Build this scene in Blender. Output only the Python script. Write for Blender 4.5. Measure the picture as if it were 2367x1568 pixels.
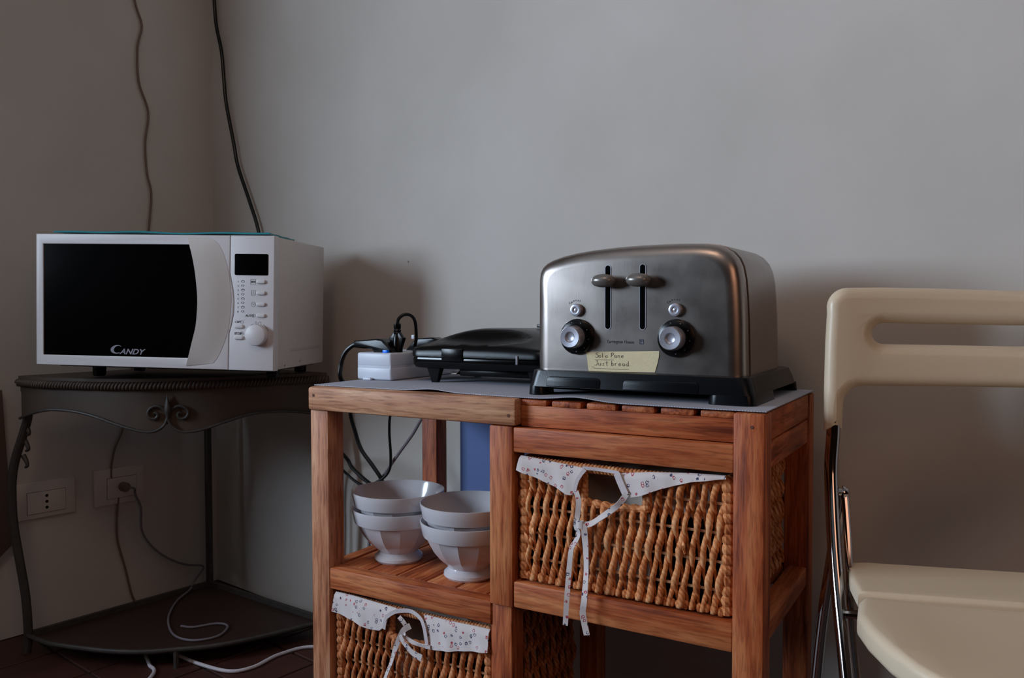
import bpy, bmesh, math, random
from mathutils import Vector, Matrix
random.seed(7)
PI = math.pi
S = bpy.context.scene
for o in list(bpy.data.objects): bpy.data.objects.remove(o)
C = bpy.data.collections.new('room'); S.collection.children.link(C)
FZ = 0.64          # the heights below are measured from the trolley top; the floor is z = 0

# ---------------------------------------------------------------- camera
cam = bpy.data.cameras.new('camera'); co = bpy.data.objects.new('camera', cam); C.objects.link(co)
yaw, pitch, roll = 0.5306597, -0.0335218, -0.0021586
fwd = Vector((-math.sin(yaw)*math.cos(pitch), math.cos(yaw)*math.cos(pitch), math.sin(pitch)))
rt = Vector((math.cos(yaw), math.sin(yaw), 0)); up = rt.cross(fwd)
r2 = rt*math.cos(roll) + up*math.sin(roll); u2 = up*math.cos(roll) - rt*math.sin(roll)
M = Matrix((r2, u2, -fwd)).transposed().to_4x4(); M.translation = Vector((0.894538, -0.916381, 0.113291+FZ))
co.matrix_world = M
cam.sensor_width = 36; cam.lens = 1890.82/2367*36; cam.clip_start = 0.02
cam.dof.use_dof = False
S.camera = co

# ---------------------------------------------------------------- light
TH = math.radians(9)
dR = Vector((math.cos(TH), -math.sin(TH), 0)); nR = Vector((math.sin(TH), math.cos(TH), 0))
COR = Vector((-0.97471, 0.63063, 0))
w = bpy.data.worlds.new('world'); S.world = w; w.use_nodes = True
w.node_tree.nodes['Background'].inputs[0].default_value = (1.0, 0.56, 0.38, 1)
w.node_tree.nodes['Background'].inputs[1].default_value = 0.005
WIN_A, WIN_B, WIN_Z0, WIN_Z1 = 1.50, 3.15, 0.88, 1.62      # window span along the left wall, from the corner
def area(name, pos, direction, sx, sy, power, col):
    l = bpy.data.lights.new(name, 'AREA'); l.shape = 'RECTANGLE'; l.size = sx; l.size_y = sy; l.energy = power; l.color = col
    o = bpy.data.objects.new(name, l); C.objects.link(o); o.location = pos
    o.rotation_euler = Vector(direction).to_track_quat('-Z', 'Y').to_euler(); return o
wc = COR - nR*((WIN_A+WIN_B)/2) - dR*0.10
area('window_daylight', (wc.x, wc.y, (WIN_Z0+WIN_Z1)/2), dR, 1.65, .74, 104.0, (0.65, 0.81, 1.0))
# added unseen warm fill on the right, standing in for bounced light
area('warm_fill_light', (1.75, -1.10, 1.25), (-.62, 1, -.25), .6, .6, 2.1, (1.0, 0.54, 0.34))
area('overhead_warm_fill', (0.5, -1.2, 2.35), (.1, .6, -1), .5, .5, 4.2, (1.0, 0.66, 0.46))  # added unseen fill from above, warms the upper walls
S.view_settings.view_transform = 'Standard'; S.view_settings.look = 'None'
S.view_settings.gamma = 1; S.view_settings.exposure = 0.0
S.view_settings.use_curve_mapping = False
S.cycles.max_bounces = 8; S.cycles.use_denoising = True

# ---------------------------------------------------------------- materials
def lin(c): return tuple(((v/255)/12.92 if v/255 <= .04045 else ((v/255+.055)/1.055)**2.4) for v in c) + (1,)
def mat(name, col, rough=.5, metal=0, spec=.5, coat=0, bump=0, bscale=60, var=0, trans=0, sheen=0):
    m = bpy.data.materials.new(name); m.use_nodes = True; n = m.node_tree.nodes; L = m.node_tree.links
    b = n['Principled BSDF']; b.inputs['Base Color'].default_value = lin(col); b.inputs['Roughness'].default_value = rough
    b.inputs['Metallic'].default_value = metal; b.inputs['Specular IOR Level'].default_value = spec
    b.inputs['Coat Weight'].default_value = coat; b.inputs['Transmission Weight'].default_value = trans
    b.inputs['Sheen Weight'].default_value = sheen
    if bump or var:
        tc = n.new('ShaderNodeTexCoord'); no = n.new('ShaderNodeTexNoise'); no.inputs['Scale'].default_value = bscale; no.inputs['Detail'].default_value = 4
        L.new(tc.outputs['Object'], no.inputs['Vector'])
        if bump:
            bu = n.new('ShaderNodeBump'); bu.inputs['Strength'].default_value = bump; bu.inputs['Distance'].default_value = .002
            L.new(no.outputs['Fac'], bu.inputs['Height']); L.new(bu.outputs['Normal'], b.inputs['Normal'])
        if var:
            mx = n.new('ShaderNodeMixRGB'); mx.blend_type = 'MULTIPLY'; mx.inputs[0].default_value = 1
            mx.inputs[1].default_value = lin(col); cr = n.new('ShaderNodeValToRGB')
            cr.color_ramp.elements[0].position = .3; cr.color_ramp.elements[1].position = .7
            cr.color_ramp.elements[0].color = (1-var,)*3+(1,); cr.color_ramp.elements[1].color = (1, 1, 1, 1)
            n2 = n.new('ShaderNodeTexNoise'); n2.inputs['Scale'].default_value = bscale*.25; n2.inputs['Detail'].default_value = 5
            L.new(tc.outputs['Object'], n2.inputs['Vector']); L.new(n2.outputs['Fac'], cr.inputs[0])
            L.new(cr.outputs[0], mx.inputs[2]); L.new(mx.outputs[0], b.inputs['Base Color'])
    return m
def wood(name, axis, cols, rough=.55, fine=70):
    """teak: fibres and flecks stretched along one axis, different on each piece"""
    m = bpy.data.materials.new(name); m.use_nodes = True; n = m.node_tree.nodes; L = m.node_tree.links; b = n['Principled BSDF']
    tc = n.new('ShaderNodeTexCoord'); oi = n.new('ShaderNodeObjectInfo'); mp = n.new('ShaderNodeMapping')
    sc = [fine, fine, fine]; sc['xyz'.index(axis)] = fine*.07; mp.inputs['Scale'].default_value = sc
    ad = n.new('ShaderNodeVectorMath'); ad.operation = 'ADD'
    mu = n.new('ShaderNodeVectorMath'); mu.operation = 'SCALE'; mu.inputs[0].default_value = (1, 1, 1)
    ml = n.new('ShaderNodeMath'); ml.operation = 'MULTIPLY'; ml.inputs[1].default_value = 17.3; L.new(oi.outputs['Random'], ml.inputs[0])
    L.new(ml.outputs[0], mu.inputs['Scale']); L.new(tc.outputs['Object'], ad.inputs[0]); L.new(mu.outputs[0], ad.inputs[1])
    L.new(ad.outputs[0], mp.inputs[0])
    n1 = n.new('ShaderNodeTexNoise'); n1.inputs['Scale'].default_value = 1.0; n1.inputs['Detail'].default_value = 7; n1.inputs['Distortion'].default_value = .9; n1.inputs['Roughness'].default_value = .62
    L.new(mp.outputs[0], n1.inputs['Vector'])
    mp2 = n.new('ShaderNodeMapping'); sc2 = [v*4.5 for v in sc]; sc2['xyz'.index(axis)] = fine*.42; mp2.inputs['Scale'].default_value = sc2; L.new(ad.outputs[0], mp2.inputs[0])
    n2 = n.new('ShaderNodeTexNoise'); n2.inputs['Scale'].default_value = 1.0; n2.inputs['Detail'].default_value = 3; L.new(mp2.outputs[0], n2.inputs['Vector'])
    mp3 = n.new('ShaderNodeMapping'); mp3.inputs['Scale'].default_value = (5, 5, 5); L.new(ad.outputs[0], mp3.inputs[0])
    n3 = n.new('ShaderNodeTexNoise'); n3.inputs['Scale'].default_value = 1.0; n3.inputs['Detail'].default_value = 3; L.new(mp3.outputs[0], n3.inputs['Vector'])
    mm = n.new('ShaderNodeMath'); mm.operation = 'MULTIPLY_ADD'; mm.inputs[1].default_value = .62; L.new(n1.outputs['Fac'], mm.inputs[0])
    m3 = n.new('ShaderNodeMath'); m3.operation = 'MULTIPLY'; m3.inputs[1].default_value = .38; L.new(n3.outputs['Fac'], m3.inputs[0]); L.new(m3.outputs[0], mm.inputs[2])
    cr = n.new('ShaderNodeValToRGB'); e = cr.color_ramp.elements
    e[0].position = .36; e[0].color = lin(cols[0]); e[1].position = .64; e[1].color = lin(cols[2])
    x = cr.color_ramp.elements.new(.48); x.color = lin(cols[1])
    L.new(mm.outputs[0], cr.inputs[0])
    c2 = n.new('ShaderNodeValToRGB'); c2.color_ramp.elements[0].position = .36; c2.color_ramp.elements[0].color = (.42, .33, .30, 1)
    c2.color_ramp.elements[1].position = .50; c2.color_ramp.elements[1].color = (1, 1, 1, 1); L.new(n2.outputs['Fac'], c2.inputs[0])
    mx = n.new('ShaderNodeMixRGB'); mx.blend_type = 'MULTIPLY'; mx.inputs[0].default_value = .55; L.new(cr.outputs[0], mx.inputs[1]); L.new(c2.outputs[0], mx.inputs[2])
    L.new(mx.outputs[0], b.inputs['Base Color']); b.inputs['Roughness'].default_value = rough; b.inputs['Specular IOR Level'].default_value = .35
    bu = n.new('ShaderNodeBump'); bu.inputs['Strength'].default_value = .35; bu.inputs['Distance'].default_value = .0012
    L.new(n2.outputs['Fac'], bu.inputs['Height']); L.new(bu.outputs['Normal'], b.inputs['Normal'])
    return m
TEAK = ((100, 38, 16), (172, 86, 44), (208, 132, 82))
PALE = ((112, 68, 46), (182, 126, 92), (212, 164, 126))  # same teak made paler: window light on the left end put into the colour
W_X = wood('teak grain along x', 'x', TEAK); W_Y = wood('teak grain along y', 'y', TEAK); W_Z = wood('teak grain upright', 'z', TEAK)
P_X = wood('lit teak along x', 'x', PALE); P_Z = wood('lit teak upright', 'z', ((126, 70, 46), (186, 120, 84), (212, 158, 122)))
def plaster():
    m = mat('wall plaster', (214, 207, 200), .9, spec=.2); n = m.node_tree.nodes; L = m.node_tree.links; b = n['Principled BSDF']
    tc = n.new('ShaderNodeTexCoord'); a = n.new('ShaderNodeTexNoise'); a.inputs['Scale'].default_value = 3; a.inputs['Detail'].default_value = 8
    L.new(tc.outputs['Object'], a.inputs['Vector']); cr = n.new('ShaderNodeValToRGB')
    cr.color_ramp.elements[0].position = .3; cr.color_ramp.elements[0].color = lin((192, 186, 178)); cr.color_ramp.elements[1].position = .7; cr.color_ramp.elements[1].color = lin((204, 198, 192))
    L.new(a.outputs['Fac'], cr.inputs[0])
    v = n.new('ShaderNodeTexVoronoi'); v.inputs['Scale'].default_value = 5.5; L.new(tc.outputs['Object'], v.inputs['Vector'])
    c2 = n.new('ShaderNodeValToRGB'); c2.color_ramp.interpolation = 'LINEAR'; c2.color_ramp.elements[0].position = .010; c2.color_ramp.elements[0].color = (.35, .3, .28, 1)
    c2.color_ramp.elements[1].position = .018; c2.color_ramp.elements[1].color = (1, 1, 1, 1); L.new(v.outputs['Distance'], c2.inputs[0])
    mx = n.new('ShaderNodeMixRGB'); mx.blend_type = 'MULTIPLY'; mx.inputs[0].default_value = 1; L.new(cr.outputs[0], mx.inputs[1]); L.new(c2.outputs[0], mx.inputs[2])
    L.new(mx.outputs[0], b.inputs['Base Color'])
    s = n.new('ShaderNodeTexNoise'); s.inputs['Scale'].default_value = 14; s.inputs['Detail'].default_value = 6; L.new(tc.outputs['Object'], s.inputs['Vector'])
    bu = n.new('ShaderNodeBump'); bu.inputs['Strength'].default_value = .22; bu.inputs['Distance'].default_value = .006; L.new(s.outputs['Fac'], bu.inputs['Height']); L.new(bu.outputs['Normal'], b.inputs['Normal'])
    return m
def printed(name, base):
    """white cotton with a small print of red and blue flowers, sprigs and dots"""
    m = mat(name, base, .9, spec=.2, sheen=.2); n = m.node_tree.nodes; L = m.node_tree.links; b = n['Principled BSDF']
    tc = n.new('ShaderNodeTexCoord'); mp = n.new('ShaderNodeMapping'); mp.inputs['Scale'].default_value = (1, .02, 1); L.new(tc.outputs['Object'], mp.inputs[0])
    v = n.new('ShaderNodeTexVoronoi'); v.inputs['Scale'].default_value = 128; v.inputs['Randomness'].default_value = .8; L.new(mp.outputs[0], v.inputs['Vector'])
    ns = n.new('ShaderNodeTexNoise'); ns.inputs['Scale'].default_value = 620; ns.inputs['Detail'].default_value = 1; L.new(mp.outputs[0], ns.inputs['Vector'])
    ad = n.new('ShaderNodeMath'); ad.operation = 'MULTIPLY_ADD'; ad.inputs[1].default_value = .34; L.new(ns.outputs['Fac'], ad.inputs[0]); L.new(v.outputs['Distance'], ad.inputs[2])
    cr = n.new('ShaderNodeValToRGB'); cr.color_ramp.interpolation = 'CONSTANT'; e = cr.color_ramp.elements
    e[0].position = 0; e[0].color = (0, 0, 0, 1); e[1].position = .33; e[1].color = (1, 1, 1, 1); x = e.new(.44); x.color = (0, 0, 0, 1)
    L.new(ad.outputs[0], cr.inputs[0])
    sp = n.new('ShaderNodeSeparateColor'); L.new(v.outputs['Color'], sp.inputs[0])
    pick = n.new('ShaderNodeValToRGB'); pick.color_ramp.interpolation = 'CONSTANT'; pe = pick.color_ramp.elements
    pe[0].position = 0; pe[0].color = lin((60, 62, 92)); pe[1].position = .38; pe[1].color = lin((176, 66, 78)); y = pe.new(.86); y.color = lin(base)
    L.new(sp.outputs[0], pick.inputs[0])
    mx = n.new('ShaderNodeMixRGB'); mx.inputs[1].default_value = lin(base); L.new(cr.outputs[0], mx.inputs[0]); L.new(pick.outputs[0], mx.inputs[2])
    v2 = n.new('ShaderNodeTexVoronoi'); v2.inputs['Scale'].default_value = 74; L.new(mp.outputs[0], v2.inputs['Vector'])
    c2 = n.new('ShaderNodeValToRGB'); c2.color_ramp.interpolation = 'CONSTANT'; c2.color_ramp.elements[0].color = (.10, .10, .2, 1); c2.color_ramp.elements[1].position = .125; c2.color_ramp.elements[1].color = (1, 1, 1, 1)
    L.new(v2.outputs['Distance'], c2.inputs[0]); m2 = n.new('ShaderNodeMixRGB'); m2.blend_type = 'MULTIPLY'; m2.inputs[0].default_value = 1
    L.new(mx.outputs[0], m2.inputs[1]); L.new(c2.outputs[0], m2.inputs[2]); L.new(m2.outputs[0], b.inputs['Base Color'])
    return m
def straw(name, cols):
    m = mat(name, cols[1], .75, spec=.25); n = m.node_tree.nodes; L = m.node_tree.links; b = n['Principled BSDF']
    tc = n.new('ShaderNodeTexCoord'); oi = n.new('ShaderNodeObjectInfo')
    wv = n.new('ShaderNodeTexWave'); wv.wave_type = 'BANDS'; wv.bands_direction = 'DIAGONAL'; wv.inputs['Scale'].default_value = 75; wv.inputs['Distortion'].default_value = 4; wv.inputs['Detail Scale'].default_value = 2
    L.new(tc.outputs['Object'], wv.inputs['Vector'])
    ns = n.new('ShaderNodeTexNoise'); ns.inputs['Scale'].default_value = 55; ns.inputs['Detail'].default_value = 4; L.new(tc.outputs['Object'], ns.inputs['Vector'])
    a = n.new('ShaderNodeMath'); a.operation = 'MULTIPLY_ADD'; a.inputs[1].default_value = .16; L.new(wv.outputs['Fac'], a.inputs[0]); L.new(ns.outputs['Fac'], a.inputs[2])
    r = n.new('ShaderNodeMath'); r.operation = 'MULTIPLY_ADD'; r.inputs[1].default_value = .16; L.new(oi.outputs['Random'], r.inputs[0]); L.new(a.outputs[0], r.inputs[2])
    cr = n.new('ShaderNodeValToRGB'); e = cr.color_ramp.elements; e[0].position = .42; e[0].color = lin(cols[0]); e[1].position = .86; e[1].color = lin(cols[2])
    x = e.new(.64); x.color = lin(cols[1]); L.new(r.outputs[0], cr.inputs[0]); L.new(cr.outputs[0], b.inputs['Base Color'])
    bu = n.new('ShaderNodeBump'); bu.inputs['Strength'].default_value = .3; bu.inputs['Distance'].default_value = .0005; L.new(wv.outputs['Fac'], bu.inputs['Height']); L.new(bu.outputs['Normal'], b.inputs['Normal'])
    return m
def steel():
    m = mat('brushed steel', (160, 150, 144), .36, 1.0); n = m.node_tree.nodes; L = m.node_tree.links; b = n['Principled BSDF']
    tc = n.new('ShaderNodeTexCoord'); mp = n.new('ShaderNodeMapping'); mp.inputs['Scale'].default_value = (1500, 1500, 20); L.new(tc.outputs['Object'], mp.inputs[0])
    ns = n.new('ShaderNodeTexNoise'); ns.inputs['Scale'].default_value = 1; L.new(mp.outputs[0], ns.inputs['Vector'])
    bu = n.new('ShaderNodeBump'); bu.inputs['Strength'].default_value = .06; bu.inputs['Distance'].default_value = .0005; L.new(ns.outputs['Fac'], bu.inputs['Height']); L.new(bu.outputs['Normal'], b.inputs['Normal'])
    n2 = n.new('ShaderNodeTexNoise'); n2.inputs['Scale'].default_value = 22; n2.inputs['Detail'].default_value = 5; L.new(tc.outputs['Object'], n2.inputs['Vector'])
    cr = n.new('ShaderNodeValToRGB'); cr.color_ramp.elements[0].position = .3; cr.color_ramp.elements[0].color = (.27,)*3+(1,); cr.color_ramp.elements[1].position = .75; cr.color_ramp.elements[1].color = (.36,)*3+(1,)
    L.new(n2.outputs['Fac'], cr.inputs[0]); L.new(cr.outputs[0], b.inputs['Roughness'])
    return m
WALL = plaster()
STEEL = steel()
CLOTH = printed('flower print cotton', (214, 204, 202)); HEM = mat('cotton hem', (204, 194, 196), .9, spec=.2, bump=.3, bscale=900)
LINER = mat('basket lining cloth', (206, 190, 178), .95, spec=.1, bump=.3, bscale=900)
STRAW = straw('twisted straw', ((146, 74, 32), (208, 132, 80), (232, 172, 122)))
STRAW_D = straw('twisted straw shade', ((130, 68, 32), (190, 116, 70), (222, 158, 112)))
RODM = mat('basket cane', (198, 150, 112), .6, var=.3, bscale=80)
BLACK = mat('black plastic', (9, 9, 10), .24, spec=.25, bump=.05, bscale=900)
BLACKG = mat('black gloss plastic', (7, 7, 8), .12, spec=.3)
BLACKM = mat('black satin lid', (8, 8, 9), .24, spec=.25, bump=.1, bscale=1500)
BASEM = mat('dark blue black plastic', (11, 13, 17), .26, spec=.28, bump=.05, bscale=900)
RUBBER = mat('black rubber cable', (7, 7, 8), .34, spec=.3)
GREYC = mat('grey cable', (120, 112, 118), .5); WHITEC = mat('white cable', (214, 208, 214), .45); BEIGEC = mat('beige cable', (118, 98, 84), .6)
DARKHOLE = mat('dark slot', (2, 2, 2), .9, spec=.05)
MWHITE = mat('microwave white enamel', (214, 209, 210), .42, bump=.04, bscale=500)
MSIDE = mat('microwave side enamel', (208, 201, 196), .5, bump=.06, bscale=300, var=.05)
MHANDLE = mat('microwave pearl handle', (206, 198, 192), .35, coat=.2)
GLASSB = mat('black door glass', (4, 4, 5), .09, spec=.5)
INK = mat('dark print', (52, 50, 60), .6); LOGO = mat('grey logo print', (132, 130, 140), .5); PENCIL = mat('pencil writing', (92, 88, 86), .8)
TINK = mat('toaster print', (28, 26, 44), .6)
SILVER = mat('silver knob', (180, 180, 190), .34, metal=.6); LEVER = mat('grey lever', (128, 122, 116), .30, metal=.5)
TAPE = mat('masking tape', (226, 212, 172), .8, spec=.2, bump=.2, bscale=400, var=.08)
CERAM = mat('white glazed stoneware', (206, 202, 206), .16, spec=.5, coat=.4)
STRIPM = mat('white strip plastic', (206, 212, 224), .38)
BLUESW = mat('blue switch', (0, 120, 255), .3)
BLUEP = mat('flat blue area', (96, 114, 160), .7, spec=.2, bump=.15, bscale=200)
IRON = mat('painted iron', (70, 64, 60), .5, spec=.4, bump=.25, bscale=180, var=.35)
SHEET = mat('taupe painted sheet metal', (78, 62, 50), .62, bump=.15, bscale=40, var=.18)
TABLETOP = mat('dark shelf sheet', (56, 36, 28), .5, var=.2, bscale=30)
TEAL = mat('teal cloth', (0, 128, 138), .85, sheen=.3)
CHAIRP = mat('ivory chair plastic', (218, 198, 170), .34, bump=.06, bscale=900)
CHROME = mat('chrome tube', (190, 184, 184), .10, metal=1)
SOCKM = mat('socket plastic', (206, 198, 190), .45)
TERRA = mat('terracotta tile', (74, 38, 28), .6, bump=.3, bscale=60, var=.3); GROUT = mat('grout', (54, 42, 36), .9)
def matw():
    m = mat('woven grey mat', (176, 178, 190), .85, spec=.2); n = m.node_tree.nodes; L = m.node_tree.links; b = n['Principled BSDF']
    tc = n.new('ShaderNodeTexCoord'); k = n.new('ShaderNodeTexChecker'); k.inputs['Scale'].default_value = 620
    k.inputs['Color1'].default_value = lin((190, 190, 200)); k.inputs['Color2'].default_value = lin((142, 144, 156)); L.new(tc.outputs['Object'], k.inputs['Vector'])
    L.new(k.outputs['Color'], b.inputs['Base Color']); bu = n.new('ShaderNodeBump'); bu.inputs['Strength'].default_value = .4; bu.inputs['Distance'].default_value = .0006
    L.new(k.outputs['Fac'], bu.inputs['Height']); L.new(bu.outputs['Normal'], b.inputs['Normal']); return m
MATM = matw()

# ---------------------------------------------------------------- helpers
OFF = {}
def link(name, me, m, parent=None):
    o = bpy.data.objects.new(name, me); C.objects.link(o)
    if m is not None: me.materials.append(m)
    if parent is not None: o.parent = parent
    return o
def root_off(parent):
    p = parent
    while p is not None:
        if p.name in OFF: return OFF[p.name]
        p = p.parent
    return Vector((0, 0, 0))
def smooth(me, angle=.6):
    for p in me.polygons: p.use_smooth = True
    if angle: me.set_sharp_from_angle(angle=angle)
def mesh(name, V, F, m, parent=None, sm=True, angle=.6, own=False):
    """V in room coordinates (heights from the trolley top) or, under a turned thing, in its own"""
    me = bpy.data.meshes.new(name)
    if parent is not None and not own: d = root_off(parent); V = [Vector(v)-d for v in V]; off = None
    elif parent is None:
        xs = [v[0] for v in V]; ys = [v[1] for v in V]; zs = [v[2] for v in V]
        off = Vector(((min(xs)+max(xs))/2, (min(ys)+max(ys))/2, min(zs))); V = [Vector(v)-off for v in V]
    else: off = None
    me.from_pydata([tuple(v) for v in V], [], F); me.update()
    bm = bmesh.new(); bm.from_mesh(me); bmesh.ops.recalc_face_normals(bm, faces=bm.faces); bm.to_mesh(me); bm.free()
    if sm: smooth(me, angle)
    o = link(name, me, m, parent)
    if off is not None: o.location = off + Vector((0, 0, FZ)); OFF[o.name] = off
    return o
def thing(name, label, cat, loc, rot=0, group=None, world=True):
    o = bpy.data.objects.new(name, None); C.objects.link(o); o.empty_display_size = .05
    o.location = Vector(loc) + Vector((0, 0, FZ)); o.rotation_euler = (0, 0, rot); o['label'] = label; o['category'] = cat
    if group: o['group'] = group
    OFF[o.name] = Vector(loc) if world else Vector((0, 0, 0)); return o
def tag(o, label, cat, group=None):
    o['label'] = label; o['category'] = cat
    if group: o['group'] = group
    return o
def struct(o): o['kind'] = 'structure'; return o
def boxgeo(x0, x1, y0, y1, z0, z1, bev=.0, seg=2):
    bm = bmesh.new(); bmesh.ops.create_cube(bm, size=1)
    for v in bm.verts: v.co = Vector((x0+(v.co.x+.5)*(x1-x0), y0+(v.co.y+.5)*(y1-y0), z0+(v.co.z+.5)*(z1-z0)))
    if bev: bmesh.ops.bevel(bm, geom=list(bm.edges), offset=bev, segments=seg, profile=.5, affect='EDGES', clamp_overlap=True)
    V = [v.co.copy() for v in bm.verts]; bm.verts.index_update(); F = [[v.index for v in f.verts] for f in bm.faces]; bm.free(); return V, F
def join(parts):
    V, F = [], []
    for v, f in parts:
        k = len(V); V += [Vector(p) for p in v]; F += [[i+k for i in q] for q in f]
    return V, F
def box(name, x0, x1, y0, y1, z0, z1, m, parent=None, bev=.002, **k):
    V, F = boxgeo(x0, x1, y0, y1, z0, z1, bev); return mesh(name, V, F, m, parent, **k)
def resample(P, n):
    P = [Vector(p) for p in P]; out = []
    if len(P) == 2: return [P[0].lerp(P[1], i/n) for i in range(n+1)]
    Q = [P[0]*2-P[1]] + P + [P[-1]*2-P[-2]]
    for i in range(len(P)-1):
        a, b, c, d = Q[i:i+4]
        for k in range(n):
            t = k/n; out.append(.5*((2*b)+(c-a)*t+(2*a-5*b+4*c-d)*t*t+(3*b-a-3*c+d)*t**3))
    out.append(P[-1]); return out
def tubegeo(P, r, sides=8, n=5, raw=False):
    P = P if raw else resample(P, n); N = len(P); rad = r if callable(r) else (lambda t: r)
    T = [((P[min(i+1, N-1)]-P[max(i-1, 0)])).normalized() for i in range(N)]
    a = T[0].orthogonal().normalized(); V, F = [], []
    for i in range(N):
        a = (a - T[i]*a.dot(T[i])).normalized(); b = T[i].cross(a); q = rad(i/(N-1))
        for k in range(sides):
            th = 2*PI*k/sides; V.append(P[i]+(a*math.cos(th)+b*math.sin(th))*q)
    for i in range(N-1):
        for k in range(sides):
            k2 = (k+1) % sides; F.append([i*sides+k, i*sides+k2, (i+1)*sides+k2, (i+1)*sides+k])
    F.append(list(range(sides))[::-1]); F.append([(N-1)*sides+k for k in range(sides)]); return V, F
def tube(name, P, r, m, parent=None, sides=8, n=5, **k):
    V, F = tubegeo(P, r, sides, n); return mesh(name, V, F, m, parent, **k)
def lathegeo(prof, seg=32, c=(0, 0, 0), ax='z', fac=None):
    V, F = [], []; n = len(prof)
    for i, (r, h) in enumerate(prof):
        for k in range(seg):
            th = 2*PI*k/seg; q = max(r, 1e-5)*(fac(i, th) if fac else 1)
            p = (q*math.cos(th), q*math.sin(th), h)
            if ax == 'y': p = (p[0], p[2], p[1])
            if ax == 'x': p = (p[2], p[0], p[1])
            V.append(Vector(p)+Vector(c))
    for i in range(n-1):
        for k in range(seg):
            k2 = (k+1) % seg; F.append([i*seg+k, i*seg+k2, (i+1)*seg+k2, (i+1)*seg+k])
    F.append(list(range(seg))[::-1]); F.append([(n-1)*seg+k for k in range(seg)]); return V, F
def lathe(name, prof, m, parent=None, seg=32, c=(0, 0, 0), ax='z', fac=None, **k):
    V, F = lathegeo(prof, seg, c, ax, fac); return mesh(name, V, F, m, parent, **k)
def platgeo(polys, y0, y1, bev=0, res=2, slices=None):
    """outline (and holes) in x,z filled and given thickness from y0 back to y1"""
    cu = bpy.data.curves.new('t', 'CURVE'); cu.dimensions = '2D'; cu.fill_mode = 'BOTH'; cu.extrude = max((y1-y0)/2-bev, 0); cu.bevel_depth = bev; cu.bevel_resolution = res; cu.offset = -bev
    for P in polys:
        s = cu.splines.new('POLY'); s.points.add(len(P)-1)
        for p, q in zip(s.points, P): p.co = (q[0], q[1], 0, 1)
        s.use_cyclic_u = True
    o = bpy.data.objects.new('t', cu); C.objects.link(o); dg = bpy.context.evaluated_depsgraph_get()
    me = bpy.data.meshes.new_from_object(o.evaluated_get(dg)); bm = bmesh.new(); bm.from_mesh(me)
    bpy.data.objects.remove(o); bpy.data.curves.remove(cu); bpy.data.meshes.remove(me)
    bmesh.ops.remove_doubles(bm, verts=bm.verts, dist=1e-5)
    if slices:
        for ax, vals in slices:
            for v in vals:
                no = (1, 0, 0) if ax == 'x' else (0, 1, 0)
                bmesh.ops.bisect_plane(bm, geom=list(bm.verts)+list(bm.edges)+list(bm.faces), plane_co=(v*no[0], v*no[1], 0), plane_no=no)
    bm.verts.index_update(); ym = (y0+y1)/2
    V = [Vector((v.co.x, ym-v.co.z, v.co.y)) for v in bm.verts]; F = [[v.index for v in f.verts] for f in bm.faces]; bm.free(); return V, F
def plate(name, polys, y0, y1, m, parent=None, bev=0, **k):
    V, F = platgeo(polys, y0, y1, bev); return mesh(name, V, F, m, parent, **k)
def rrect(x0, x1, z0, z1, r, n=6):
    out = []
    for cx, cz, a0 in ((x1-r, z1-r, 0), (x0+r, z1-r, 90), (x0+r, z0+r, 180), (x1-r, z0+r, 270)):
        for i in range(n+1):
            a = math.radians(a0+90*i/n); out.append((cx+r*math.cos(a), cz+r*math.sin(a)))
    return out
def textgeo(s, size, x, y, z, shear=0, bold=0, ang=0, thick=.0001, align='LEFT', sx=1):
    """flat lettering facing -y with its baseline at z"""
    cu = bpy.data.curves.new('t', 'FONT'); cu.body = s; cu.size = size; cu.shear = shear; cu.offset = bold; cu.extrude = thick; cu.align_x = align; cu.resolution_u = 3
    o = bpy.data.objects.new('t', cu); C.objects.link(o); dg = bpy.context.evaluated_depsgraph_get()
    me = bpy.data.meshes.new_from_object(o.evaluated_get(dg)); ca, sa = math.cos(ang), math.sin(ang)
    V = [Vector((x+(v.co.x*ca*sx-v.co.y*sa), y-v.co.z, z+(v.co.x*sx*sa+v.co.y*ca))) for v in me.vertices]; F = [list(p.vertices) for p in me.polygons]
    bpy.data.objects.remove(o); bpy.data.curves.remove(cu); bpy.data.meshes.remove(me); return V, F
def strokegeo(lines, y, r):
    return join([tubegeo([(a, y, b) for a, b in l], r, 4, 3) for l in lines])
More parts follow.
